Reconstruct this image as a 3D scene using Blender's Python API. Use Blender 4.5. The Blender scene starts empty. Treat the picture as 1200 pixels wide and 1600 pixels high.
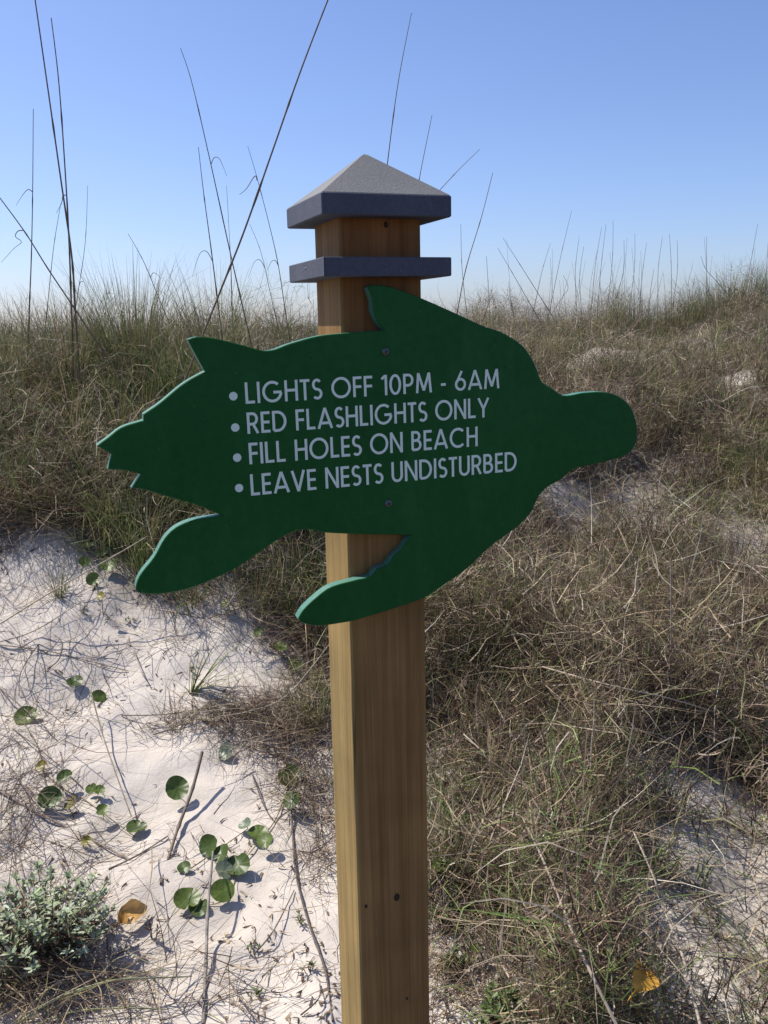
import bpy, math
import numpy as np
from mathutils import Vector, Matrix

R = math.radians
rng = np.random.default_rng(11)
C = bpy.context.scene.collection
sc = bpy.context.scene

# ------------------------------------------------------------------ camera
F_PX, PITCH, ROLL = 1428.0, 0.2031, -0.02077        # photo is 1200 x 1600
EYE = 1.5
cam_d = bpy.data.cameras.new('camera'); cam = bpy.data.objects.new('camera', cam_d); C.objects.link(cam)
sc.camera = cam
cam_d.sensor_fit = 'VERTICAL'; cam_d.sensor_height = 36.0; cam_d.lens = 36.0 * F_PX / 1600.0
cam_d.clip_start = 0.05; cam_d.clip_end = 6000
_fw = np.array([0, math.cos(PITCH), -math.sin(PITCH)]); _u0 = np.array([0, math.sin(PITCH), math.cos(PITCH)]); _r0 = np.array([1.0, 0, 0])
_rt = _r0 * math.cos(ROLL) + _u0 * math.sin(ROLL); _up = -_r0 * math.sin(ROLL) + _u0 * math.cos(ROLL)
m = Matrix.Identity(4)
for i in range(3):
    m[i][0], m[i][1], m[i][2] = _rt[i], _up[i], -_fw[i]
m[2][3] = EYE
cam.matrix_world = m
EYEP = np.array([0, 0, EYE])
def ray(px, py):
    d = _fw + _rt * (px - 600) / F_PX - _up * (py - 800) / F_PX
    return d / np.linalg.norm(d)
def project(P):
    q = P - EYEP; d = q @ _fw
    d = np.where(np.abs(d) < 1e-6, 1e-6, d)
    return 600 + F_PX * (q @ _rt) / d, 800 - F_PX * (q @ _up) / d, d

# ------------------------------------------------------------------ light
SUN_AZ, SUN_EL = R(62), R(54)       # azimuth measured from +Y (away from camera) towards -X
w = bpy.data.worlds.new('World'); sc.world = w; w.use_nodes = True
nt = w.node_tree; bg = nt.nodes['Background']
sky = nt.nodes.new('ShaderNodeTexSky'); sky.sky_type = 'NISHITA'; sky.sun_disc = False
sky.sun_elevation = SUN_EL; sky.sun_rotation = -SUN_AZ
sky.altitude = 0; sky.air_density = 0.85; sky.dust_density = 0.9; sky.ozone_density = 6.0
wb = nt.nodes.new('ShaderNodeMix'); wb.data_type = 'RGBA'; wb.blend_type = 'MULTIPLY'; wb.inputs[0].default_value = 1.0
wb.inputs[7].default_value = (1.00, 0.945, 1.04, 1)              # the phone's white balance
nt.links.new(sky.outputs[0], wb.inputs[6]); nt.links.new(wb.outputs[2], bg.inputs[0]); bg.inputs[1].default_value = 0.128
sd = bpy.data.lights.new('sun', 'SUN'); sun = bpy.data.objects.new('sun', sd); C.objects.link(sun)
sd.energy = 5.0; sd.angle = R(0.53); sd.color = (1.0, 0.94, 0.84)
sdir = Vector((-math.sin(SUN_AZ) * math.cos(SUN_EL), math.cos(SUN_AZ) * math.cos(SUN_EL), math.sin(SUN_EL)))
sun.rotation_euler = sdir.to_track_quat('Z', 'Y').to_euler(); sun.location = (-4, 3, 6)
sc.view_settings.view_transform = 'Standard'; sc.view_settings.look = 'None'
sc.view_settings.exposure = 0.3; sc.view_settings.gamma = 1.0; sc.view_settings.use_curve_mapping = False

# ------------------------------------------------------------------ helpers
def link(o, parent=None):
    C.objects.link(o)
    if parent is not None: o.parent = parent
    return o
def tag(o, label=None, cat=None, group=None, kind=None):
    if label: o['label'] = label
    if cat: o['category'] = cat
    if group: o['group'] = group
    if kind: o['kind'] = kind
    return o
def empty(name, loc, rz=0.0):
    o = bpy.data.objects.new(name, None); o.empty_display_size = 0.05
    o.location = loc; o.rotation_euler = (0, 0, rz)
    return link(o)
def mesh_np(name, V, quads=None, tris=None, col=None, mat=None, smooth=False):
    """mesh from numpy arrays"""
    V = np.asarray(V, np.float32).reshape(-1, 3)
    me = bpy.data.meshes.new(name)
    loops = []; starts = []; tot = []; n0 = 0
    if quads is not None and len(quads):
        q = np.asarray(quads, np.int32); loops.append(q.ravel()); starts.append(n0 + 4 * np.arange(len(q))); tot.append(np.full(len(q), 4)); n0 += 4 * len(q)
    if tris is not None and len(tris):
        t = np.asarray(tris, np.int32); loops.append(t.ravel()); starts.append(n0 + 3 * np.arange(len(t))); tot.append(np.full(len(t), 3)); n0 += 3 * len(t)
    loops = np.concatenate(loops); starts = np.concatenate(starts); tot = np.concatenate(tot)
    me.vertices.add(len(V)); me.vertices.foreach_set('co', V.ravel())
    me.loops.add(len(loops)); me.loops.foreach_set('vertex_index', loops.astype(np.int32))
    me.polygons.add(len(starts)); me.polygons.foreach_set('loop_start', starts.astype(np.int32))
    me.polygons.foreach_set('loop_total', tot.astype(np.int32))
    if smooth: me.polygons.foreach_set('use_smooth', np.ones(len(starts), bool))
    me.update(calc_edges=True); me.validate()
    if col is not None:
        a = me.attributes.new('tint', 'FLOAT_COLOR', 'POINT')
        c = np.ones((len(V), 4), np.float32); c[:, :3] = col
        a.data.foreach_set('color', c.ravel())
    if mat is not None: me.materials.append(mat)
    return me
def obj(name, me, parent=None):
    return link(bpy.data.objects.new(name, me), parent)
def pydata(name, V, Fs, mat, smooth=False):
    me = bpy.data.meshes.new(name); me.from_pydata([tuple(map(float, v)) for v in V], [], Fs); me.update()
    if smooth:
        for p in me.polygons: p.use_smooth = True
    if mat: me.materials.append(mat)
    return me

# value noise
_tab = rng.random((256, 256))
def vnoise(x, y):
    xi = np.floor(x).astype(int); yi = np.floor(y).astype(int); fx = x - xi; fy = y - yi
    fx = fx * fx * (3 - 2 * fx); fy = fy * fy * (3 - 2 * fy)
    a = _tab[xi % 256, yi % 256]; b = _tab[(xi + 1) % 256, yi % 256]; c = _tab[xi % 256, (yi + 1) % 256]; d = _tab[(xi + 1) % 256, (yi + 1) % 256]
    return (a * (1 - fx) + b * fx) * (1 - fy) + (c * (1 - fx) + d * fx) * fy - 0.5
def sstep(a, b, x):
    t = np.clip((x - a) / (b - a), 0, 1); return t * t * (3 - 2 * t)

# ------------------------------------------------------------------ terrain
YL = [-3000, -20, 0.0, 1.0, 1.73, 2.6, 3.2, 3.7, 4.3, 4.9, 5.6, 7.0, 10, 16, 40, 3000]
ZL = [-0.3, -0.2, -0.06, -0.05, 0.0, 0.14, 0.36, 0.62, 1.00, 1.25, 1.36, 1.36, 1.1, 0.6, 0.0, 0.0]
YR = [-3000, -20, 0.0, 1.0, 1.73, 3.0, 4.5, 6.0, 8.0, 9.6, 11, 13, 18, 40, 3000]
ZR = [-0.3, -0.2, -0.06, -0.05, 0.0, 0.20, 0.50, 0.84, 1.20, 1.36, 1.41, 1.30, 0.8, 0.0, 0.0]
def smooth_interp(y, Y, Z):
    s = 0
    for o in (-0.3, -0.15, 0, 0.15, 0.3): s = s + np.interp(y + o, Y, Z)
    return s / 5
def height(x, y):
    b = sstep(-0.75, 1.0, x - 0.06 * (y - 4))
    z = smooth_interp(y, YL, ZL) * (1 - b) + smooth_interp(y, YR, ZR) * b
    near = np.exp(-np.maximum(0, np.hypot(x, y - 5) - 12) / 20)
    gr = sstep(2.6, 4.5, y + 1.2 * sstep(0.0, 0.6, x))
    z = z + near * ((0.10 + 0.24 * gr) * vnoise(x * 1.1 + 7.3, y * 1.1 + 2.1) * (0.35 + 0.65 * gr) + (0.05 + 0.15 * gr) * vnoise(x * 2.7 + 3.7, y * 2.7 + 9.2)
            + 0.10 * gr * sstep(0.2, 1.2, x) * vnoise(x * 4.3 + 3, y * 4.3 + 8) + 0.045 * vnoise(x * 6.5 + 31, y * 6.5 + 17) + 0.022 * vnoise(x * 15 + 11, y * 15 + 5) + 0.007 * vnoise(x * 34, y * 34))
    z = z + 0.20 * np.exp(-(((x - 3.75) / 0.75) ** 2 + ((y - 9.3) / 0.9) ** 2))          # hummock on the far crest
    return z
# lookup grid
GX = np.arange(-8, 14, 0.03); GY = np.arange(-1, 24, 0.03)
GZ = height(*np.meshgrid(GX, GY, indexing='ij'))
def hz(x, y):
    u = np.clip((np.asarray(x, float) + 8) / 0.03, 0, len(GX) - 1.001); v = np.clip((np.asarray(y, float) + 1) / 0.03, 0, len(GY) - 1.001)
    i = u.astype(int); j = v.astype(int); fu = u - i; fv = v - j
    return (GZ[i, j] * (1 - fu) + GZ[i + 1, j] * fu) * (1 - fv) + (GZ[i, j + 1] * (1 - fu) + GZ[i + 1, j + 1] * fu) * fv
def ground(px, py):
    """point where the line of sight through a photo pixel meets the ground"""
    d = ray(px, py); t = np.arange(0.8, 22, 0.01); P = EYEP + d * t[:, None]
    k = np.argmax(P[:, 2] < hz(P[:, 0], P[:, 1]))
    p = P[k]; return np.array([p[0], p[1], float(hz(p[0], p[1]))])
def at_depth(px, py, Y):
    d = ray(px, py); return EYEP + d * (Y / d[1])

# ------------------------------------------------------------------ materials
def newmat(name):
    m_ = bpy.data.materials.new(name); m_.use_nodes = True
    return m_, m_.node_tree.nodes, m_.node_tree.links, m_.node_tree.nodes['Principled BSDF']
def N(nodes, t, **k):
    n = nodes.new(t)
    for a, b in k.items(): setattr(n, a, b)
    return n
def ramp(nodes, stops):
    r = nodes.new('ShaderNodeValToRGB'); e = r.color_ramp.elements
    while len(e) < len(stops): e.new(0.5)
    for x, (p, c) in zip(e, stops): x.position = p; x.color = (*c, 1)
    return r
def plain(name, color, rough=0.6, spec=0.4):
    m_, n, l, b = newmat(name); b.inputs['Base Color'].default_value = (*color, 1); b.inputs['Roughness'].default_value = rough
    b.inputs['Specular IOR Level'].default_value = spec
    return m_
def leaf_mat(name, trans=0.35, rough=0.55, spec=0.35, bump=False):
    m_, n, l, b = newmat(name)
    at = N(n, 'ShaderNodeAttribute', attribute_name='tint')
    ns = N(n, 'ShaderNodeTexNoise'); ns.inputs['Scale'].default_value = 35; ns.inputs['Detail'].default_value = 3
    tc = N(n, 'ShaderNodeNewGeometry'); l.new(tc.outputs['Position'], ns.inputs['Vector'])
    mr = N(n, 'ShaderNodeMapRange'); mr.inputs['From Min'].default_value = .3; mr.inputs['From Max'].default_value = .7; mr.inputs['To Min'].default_value = .7; mr.inputs['To Max'].default_value = 1.25
    l.new(ns.outputs[0], mr.inputs[0])
    mx = N(n, 'ShaderNodeMix', data_type='RGBA', blend_type='MULTIPLY'); mx.inputs[0].default_value = 1
    l.new(at.outputs['Color'], mx.inputs[6]); l.new(mr.outputs[0], mx.inputs[7])
    l.new(mx.outputs[2], b.inputs['Base Color']); b.inputs['Roughness'].default_value = rough; b.inputs['Specular IOR Level'].default_value = spec
    tr = N(n, 'ShaderNodeBsdfTranslucent'); l.new(mx.outputs[2], tr.inputs[0])
    ms = N(n, 'ShaderNodeMixShader'); ms.inputs[0].default_value = trans
    l.new(b.outputs[0], ms.inputs[1]); l.new(tr.outputs[0], ms.inputs[2]); l.new(ms.outputs[0], n['Material Output'].inputs[0])
    return m_
M_GRASS = leaf_mat('grass_blade', 0.22)
M_LEAF = leaf_mat('broad_leaf', 0.22, 0.45)
M_BUSH = leaf_mat('silvery_leaf', 0.15, 0.75, 0.2)
M_STEM = leaf_mat('dry_stem', 0.0, 0.7, 0.25)

def sand_mat():
    m_, n, l, b = newmat('dune_sand')
    g = N(n, 'ShaderNodeNewGeometry')
    n1 = N(n, 'ShaderNodeTexNoise'); n1.inputs['Scale'].default_value = 2.2; n1.inputs['Detail'].default_value = 5
    n2 = N(n, 'ShaderNodeTexNoise'); n2.inputs['Scale'].default_value = 900; n2.inputs['Detail'].default_value = 2
    n3 = N(n, 'ShaderNodeTexNoise'); n3.inputs['Scale'].default_value = 26; n3.inputs['Detail'].default_value = 8; n3.inputs['Roughness'].default_value = .65
    for q in (n1, n2, n3): l.new(g.outputs['Position'], q.inputs['Vector'])
    r1 = ramp(n, [(.3, (.60, .54, .47)), (.7, (.71, .645, .57))]); l.new(n1.outputs[0], r1.inputs[0])
    r2 = ramp(n, [(.3, (.72, .72, .72)), (.6, (1, 1, 1))]); l.new(n2.outputs[0], r2.inputs[0])
    mx = N(n, 'ShaderNodeMix', data_type='RGBA', blend_type='MULTIPLY'); mx.inputs[0].default_value = .8
    l.new(r1.outputs[0], mx.inputs[6]); l.new(r2.outputs[0], mx.inputs[7])
    # plant litter stains, mostly under the grass (vertex attribute) and as scattered shreds; also added dark ground behind the camera
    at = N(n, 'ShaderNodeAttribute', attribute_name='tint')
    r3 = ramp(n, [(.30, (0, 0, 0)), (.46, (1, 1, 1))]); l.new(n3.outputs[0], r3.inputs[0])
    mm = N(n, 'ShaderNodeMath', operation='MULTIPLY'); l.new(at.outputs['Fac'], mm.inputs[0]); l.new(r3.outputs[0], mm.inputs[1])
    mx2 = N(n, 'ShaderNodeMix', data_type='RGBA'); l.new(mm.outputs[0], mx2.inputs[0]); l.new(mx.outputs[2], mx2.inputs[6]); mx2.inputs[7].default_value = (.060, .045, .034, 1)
    l.new(mx2.outputs[2], b.inputs['Base Color']); b.inputs['Roughness'].default_value = .95; b.inputs['Specular IOR Level'].default_value = .15
    bp = N(n, 'ShaderNodeBump'); bp.inputs['Strength'].default_value = .5; bp.inputs['Distance'].default_value = .01
    ad = N(n, 'ShaderNodeMath', operation='MULTIPLY_ADD'); l.new(n2.outputs[0], ad.inputs[0]); ad.inputs[1].default_value = .12; l.new(n3.outputs[0], ad.inputs[2])
    l.new(ad.outputs[0], bp.inputs['Height']); l.new(bp.outputs[0], b.inputs['Normal'])
    return m_
M_SAND = sand_mat()

def wood_mat():
    m_, n, l, b = newmat('treated_pine')
    tc = N(n, 'ShaderNodeTexCoord'); mp = N(n, 'ShaderNodeMapping'); l.new(tc.outputs['Object'], mp.inputs[0])
    mp.inputs['Scale'].default_value = (1, 1, .035)
    ns = N(n, 'ShaderNodeTexNoise'); ns.inputs['Scale'].default_value = 75; ns.inputs['Detail'].default_value = 5; ns.inputs['Distortion'].default_value = .8; l.new(mp.outputs[0], ns.inputs[0])
    mp2 = N(n, 'ShaderNodeMapping'); mp2.inputs['Scale'].default_value = (1, 1, .012); l.new(tc.outputs['Object'], mp2.inputs[0])
    n2 = N(n, 'ShaderNodeTexNoise'); n2.inputs['Scale'].default_value = 420; n2.inputs['Detail'].default_value = 3; l.new(mp2.outputs[0], n2.inputs[0])
    n3 = N(n, 'ShaderNodeTexNoise'); n3.inputs['Scale'].default_value = 9; n3.inputs['Detail'].default_value = 6; l.new(tc.outputs['Object'], n3.inputs[0])
    r1 = ramp(n, [(.30, (.275, .150, .055)), (.5, (.33, .185, .068)), (.70, (.375, .218, .086))]); l.new(ns.outputs[0], r1.inputs[0])
    r2 = ramp(n, [(.35, (.72, .70, .66)), (.6, (1, 1, 1))]); l.new(n2.outputs[0], r2.inputs[0])
    mx = N(n, 'ShaderNodeMix', data_type='RGBA', blend_type='MULTIPLY'); mx.inputs[0].default_value = .8; l.new(r1.outputs[0], mx.inputs[6]); l.new(r2.outputs[0], mx.inputs[7])
    # fine drying cracks along the grain
    mp3 = N(n, 'ShaderNodeMapping'); mp3.inputs['Scale'].default_value = (1, 1, .03); mp3.inputs['Location'].default_value = (3.1, 1.7, .4); l.new(tc.outputs['Object'], mp3.inputs[0])
    n5 = N(n, 'ShaderNodeTexNoise'); n5.inputs['Scale'].default_value = 110; n5.inputs['Detail'].default_value = 2; n5.inputs['Distortion'].default_value = .4; l.new(mp3.outputs[0], n5.inputs[0])
    r5 = ramp(n, [(.23, (.35, .32, .30)), (.28, (1, 1, 1))]); l.new(n5.outputs[0], r5.inputs[0])
    mxc = N(n, 'ShaderNodeMix', data_type='RGBA', blend_type='MULTIPLY'); mxc.inputs[0].default_value = .8; l.new(mx.outputs[2], mxc.inputs[6]); l.new(r5.outputs[0], mxc.inputs[7]); mx = mxc
    r3 = ramp(n, [(.35, (.74, .74, .70)), (.65, (1.06, 1.02, .95))]); l.new(n3.outputs[0], r3.inputs[0])
    mx2 = N(n, 'ShaderNodeMix', data_type='RGBA', blend_type='MULTIPLY'); mx2.inputs[0].default_value = 1; l.new(mx.outputs[2], mx2.inputs[6]); l.new(r3.outputs[0], mx2.inputs[7])
    # redder weathered stain on the top of the post, with cap shade painted in
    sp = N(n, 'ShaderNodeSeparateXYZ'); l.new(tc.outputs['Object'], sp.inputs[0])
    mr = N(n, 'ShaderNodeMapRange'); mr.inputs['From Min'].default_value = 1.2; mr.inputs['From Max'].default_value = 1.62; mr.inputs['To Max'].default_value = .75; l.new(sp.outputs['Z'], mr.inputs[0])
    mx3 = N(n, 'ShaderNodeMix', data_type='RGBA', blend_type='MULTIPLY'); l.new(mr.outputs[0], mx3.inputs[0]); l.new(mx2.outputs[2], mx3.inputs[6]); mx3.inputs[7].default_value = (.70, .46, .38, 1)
    # paler, greener tint along the left side of the sawn timber
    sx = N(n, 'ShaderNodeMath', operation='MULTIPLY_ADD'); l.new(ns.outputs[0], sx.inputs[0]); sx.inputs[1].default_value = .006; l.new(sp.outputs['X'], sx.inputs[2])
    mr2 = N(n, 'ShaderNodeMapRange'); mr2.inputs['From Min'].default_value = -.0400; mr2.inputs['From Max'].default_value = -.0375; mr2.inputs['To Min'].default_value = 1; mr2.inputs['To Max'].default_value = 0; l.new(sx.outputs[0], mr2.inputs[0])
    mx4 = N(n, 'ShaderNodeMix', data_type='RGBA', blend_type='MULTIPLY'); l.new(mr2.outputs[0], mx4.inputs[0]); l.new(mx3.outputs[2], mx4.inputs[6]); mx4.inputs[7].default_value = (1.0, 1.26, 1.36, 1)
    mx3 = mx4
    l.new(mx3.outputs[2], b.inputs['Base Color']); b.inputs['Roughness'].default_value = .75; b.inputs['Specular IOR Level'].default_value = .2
    bp = N(n, 'ShaderNodeBump'); bp.inputs['Strength'].default_value = .35; bp.inputs['Distance'].default_value = .002; l.new(n2.outputs[0], bp.inputs['Height']); l.new(bp.outputs[0], b.inputs['Normal'])
    return m_
M_WOOD = wood_mat()
def paint_mat(name, c0, c1, rough, scale=60, bump=.15, spec=.5, dust=.35):
    m_, n, l, b = newmat(name)
    tc = N(n, 'ShaderNodeTexCoord')
    ns = N(n, 'ShaderNodeTexNoise'); ns.inputs['Scale'].default_value = scale; ns.inputs['Detail'].default_value = 6; l.new(tc.outputs['Object'], ns.inputs[0])
    n2 = N(n, 'ShaderNodeTexNoise'); n2.inputs['Scale'].default_value = 9; n2.inputs['Detail'].default_value = 4; l.new(tc.outputs['Object'], n2.inputs[0])
    mix = N(n, 'ShaderNodeMath', operation='MULTIPLY_ADD'); l.new(ns.outputs[0], mix.inputs[0]); mix.inputs[1].default_value = .5
    h = N(n, 'ShaderNodeMath', operation='MULTIPLY'); l.new(n2.outputs[0], h.inputs[0]); h.inputs[1].default_value = .5; l.new(h.outputs[0], mix.inputs[2])
    r = ramp(n, [(.35, c0), (.65, c1)]); l.new(mix.outputs[0], r.inputs[0])
    # thin salt film, streaks and specks of dust
    mpd = N(n, 'ShaderNodeMapping'); mpd.inputs['Scale'].default_value = (1, 1, .22); l.new(tc.outputs['Object'], mpd.inputs[0])
    nd = N(n, 'ShaderNodeTexNoise'); nd.inputs['Scale'].default_value = 26; nd.inputs['Detail'].default_value = 8; nd.inputs['Roughness'].default_value = .7; l.new(mpd.outputs[0], nd.inputs[0])
    rd = ramp(n, [(.50, (0, 0, 0)), (.78, (dust * .3,) * 3)]); l.new(nd.outputs[0], rd.inputs[0])
    ng = N(n, 'ShaderNodeTexNoise'); ng.inputs['Scale'].default_value = 230; ng.inputs['Detail'].default_value = 1; l.new(tc.outputs['Object'], ng.inputs[0])
    rg = ramp(n, [(.74, (0, 0, 0)), (.80, (dust * .7,) * 3)]); l.new(ng.outputs[0], rg.inputs[0])
    ma = N(n, 'ShaderNodeMath', operation='MAXIMUM'); l.new(rd.outputs[0], ma.inputs[0]); l.new(rg.outputs[0], ma.inputs[1])
    md = N(n, 'ShaderNodeMix', data_type='RGBA'); l.new(ma.outputs[0], md.inputs[0]); l.new(r.outputs[0], md.inputs[6]); md.inputs[7].default_value = (min(.3, c1[0] * 2 + .06), min(.3, c1[1] * 2 + .06), min(.3, c1[2] * 2 + .06), 1)
    l.new(md.outputs[2], b.inputs['Base Color'])
    rr = N(n, 'ShaderNodeMapRange'); rr.inputs['To Min'].default_value = rough - .08; rr.inputs['To Max'].default_value = rough + .12; l.new(n2.outputs[0], rr.inputs[0]); l.new(rr.outputs[0], b.inputs['Roughness'])
    b.inputs['Specular IOR Level'].default_value = spec
    bp = N(n, 'ShaderNodeBump'); bp.inputs['Strength'].default_value = bump; bp.inputs['Distance'].default_value = .001; l.new(ns.outputs[0], bp.inputs['Height']); l.new(bp.outputs[0], b.inputs['Normal'])
    return m_
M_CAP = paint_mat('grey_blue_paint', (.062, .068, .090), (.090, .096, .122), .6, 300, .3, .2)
M_CAPTOP = paint_mat('sunlit_grey_paint', (.135, .138, .140), (.20, .20, .195), .7, 420, .5, .25)  # speckled grey-beige, made paler than the sides with sunlight on the slope painted in
M_GREEN = paint_mat('green_sign_paint', (.005, .074, .013), (.010, .100, .020), .40, 120, .10, .18, .5)
M_EDGE = paint_mat('routed_sign_edge', (.05, .16, .11), (.10, .24, .18), .45, 200, .2, .4)
M_TEXT = plain('pale_lettering', (.76, .86, .74), .5, .3)
M_SCREW = plain('screw_metal', (.10, .12, .11), .35, .8); M_SCREW.node_tree.nodes['Principled BSDF'].inputs['Metallic'].default_value = .7
M_KNOT = plain('wood_knot', (.045, .025, .015), .8, .2)

# ------------------------------------------------------------------ ground cover maps (in ground coordinates)
def inpoly(px, py, poly):
    c = np.zeros(np.shape(px), bool); n = len(poly)
    for i in range(n):
        (x0, y0), (x1, y1) = poly[i], poly[(i + 1) % n]
        if y0 == y1: continue
        k = ((y0 > py) != (y1 > py)) & (px < (x1 - x0) * (py - y0) / (y1 - y0) + x0)
        c ^= k
    return c
def gpoly(pts): return [tuple(ground(*p)[:2]) for p in pts]
SAND = [gpoly([(-700, 800), (-250, 830), (0, 848), (110, 860), (205, 905), (250, 945), (340, 935), (405, 990), (505, 1075), (640, 1240), (640, 1480), (670, 1420), (735, 1490), (800, 1560), (830, 1599)]) + [(0.30, 1.3), (0.3, -2), (-5, -2), (-5, 1.5)],
        ]
def blur_sand(x, y):
    s = 0
    for dx, dy in ((0, 0), (.05, 0), (-.05, 0), (0, .06), (0, -.06), (.1, .05), (-.1, -.05), (.05, -.12), (-.05, .12)):
        s = s + inpoly(x + dx + 0.22 * vnoise(x * 5, y * 5), y + dy + .22 * vnoise(x * 5 + 40, y * 5), SAND[0])
    return s / 9.0
PATCH = [(915, 570, .30, .30), (960, 560, .2, .2), (700, 1500, .10, .10), (1125, 1250, .18, .16), (1160, 1340, .16, .12), (1080, 1330, .12, .10), (1040, 1440, .12, .10), (985, 800, .12, .14), (1180, 880, .12, .14), (895, 790, .14, .14), (1150, 600, .15, .15), (1180, 1450, .1, .12), (700, 1560, .14, .16), (1100, 1560, .15, .12), (850, 900, .12, .2)]
PG = [(*ground(a, b_)[:2], rx * 1.5, ry * 1.5) for a, b_, rx, ry in PATCH]
def sandiness(x, y):
    s = blur_sand(x, y)
    for cx_, cy_, rx, ry in PG:
        s = np.maximum(s, 1.0 * np.exp(-(((x - cx_) / rx) ** 2 + ((y - cy_) / ry) ** 2) * 1.2) * (1 + 1.2 * vnoise(x * 6, y * 6)))
    return np.clip(s, 0, 1)

# ------------------------------------------------------------------ ground sheet
def axis(lo, hi, far0, far1, d):
    a = [lo]; s = d
    core = list(np.arange(lo, hi, d))
    left = []; x = lo; s = d
    while x > far0: s *= 1.16; x -= s; left.append(x)
    right = []; x = core[-1]; s = d
    while x < far1: s *= 1.16; x += s; right.append(x)
    return np.array(left[::-1] + core + right)
ax = axis(-2.6, 3.6, -2500, 2500, 0.024); ay = axis(1.0, 7.0, -2500, 2500, 0.024)
X, Yg = np.meshgrid(ax, ay, indexing='ij'); Z = height(X, Yg)
nx, ny = X.shape
idx = np.arange(nx * ny).reshape(nx, ny)
q = np.stack([idx[:-1, :-1], idx[1:, :-1], idx[1:, 1:], idx[:-1, 1:]], -1).reshape(-1, 4)
lit = np.clip(1 - sandiness(X, Yg), 0, 1); lit = 0.10 + 0.85 * lit; lit = np.maximum(lit, 0.95 * sstep(1.0, 0.5, Yg))  # unseen ground behind the camera darkened to cut bounce light on the shaded faces
g = obj('dune_ground', mesh_np('dune_ground', np.stack([X, Yg, Z], -1), quads=q, col=np.repeat(lit.reshape(-1, 1), 3, 1), mat=M_SAND, smooth=True))
tag(g, 'pale pinkish white dune sand rising into a grassy bank', 'ground', kind='structure')

# ------------------------------------------------------------------ the sign on its post
PX, PY, YAW, PW = -0.01274, 1.01301, 0.3474, 0.089
Rz = np.array([[math.cos(YAW), -math.sin(YAW)], [math.sin(YAW), math.cos(YAW)]])
pz = float(hz(PX, PY))
sign = empty('turtle_sign', (PX, PY, pz), YAW)
tag(sign, 'green sea turtle shaped rules board screwed to a square wooden post with grey cap', 'sign')
def zl(z_rel): return EYE + z_rel - pz
T = 0.014
SY = -(PW / 2 + 0.0012 + T)                      # local y of the board's front face
def to_board(px, py, yl=SY):
    d = ray(px, py); dl = Rz.T @ d[:2]; ol = Rz.T @ (-np.array([PX, PY]))
    t = (yl - ol[1]) / dl[1]
    return np.array([ol[0] + t * dl[0], EYE - pz + t * d[2]])
def chamfer_prism(name, half, z0, z1, c, mat, parent, inner=None):
    """square block with chamfered vertical and horizontal edges"""
    def ringv(h, z):
        k = c
        return [(-h, -h + k, z), (-h + k, -h, z), (h - k, -h, z), (h, -h + k, z), (h, h - k, z), (h - k, h, z), (-h + k, h, z), (-h, h - k, z)]
    V = ringv(half - c, z0) + ringv(half, z0 + c) + ringv(half, z1 - c) + ringv(half - c, z1)
    Fs = [tuple(range(7, -1, -1)), tuple(range(24, 32))]
    for r_ in range(3):
        for i in range(8):
            Fs.append((r_ * 8 + i, r_ * 8 + (i + 1) % 8, r_ * 8 + 8 + (i + 1) % 8, r_ * 8 + 8 + i))
    return obj(name, pydata(name, V, Fs, mat), parent)
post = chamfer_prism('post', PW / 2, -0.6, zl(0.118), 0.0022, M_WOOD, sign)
# knots in the post, slightly raised dark discs with a ring
for (kx, ky, r_) in ((620, 1402, .0042), (572, 1416, .0020), (603, 351, .0026), (636, 1560, .0016)):
    u, v = to_board(kx, ky, -PW / 2)
    V = []; n_ = 14
    for rr, yy in ((1.0, 0.0), (.75, -.0008), (.35, -.0006)):
        for i in range(n_):
            a = 2 * math.pi * i / n_; V.append((u + r_ * rr * math.cos(a) * .9, -PW / 2 - .0001 + yy, v + r_ * rr * math.sin(a) * 1.25))
    Fs = [(r0 * n_ + i, r0 * n_ + (i + 1) % n_, r0 * n_ + n_ + (i + 1) % n_, r0 * n_ + n_ + i) for r0 in range(2) for i in range(n_)] + [tuple(range(2 * n_, 3 * n_))]
    obj('knot', pydata('knot', V, Fs, M_KNOT), post)
# post cap: square block with a pyramid on top
CH = 0.0687
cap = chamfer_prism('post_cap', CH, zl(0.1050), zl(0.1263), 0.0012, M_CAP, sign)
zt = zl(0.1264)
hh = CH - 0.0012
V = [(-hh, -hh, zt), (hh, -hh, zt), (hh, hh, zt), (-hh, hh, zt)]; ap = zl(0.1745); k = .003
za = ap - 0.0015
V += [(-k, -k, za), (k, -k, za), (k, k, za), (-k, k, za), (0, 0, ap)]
obj('pyramid_top', pydata('pyramid_top', V, [(0, 1, 5, 4), (1, 2, 6, 5), (2, 3, 7, 6), (3, 0, 4, 7), (4, 5, 8), (5, 6, 8), (6, 7, 8), (7, 4, 8), (3, 2, 1, 0)], M_CAPTOP), cap)
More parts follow.
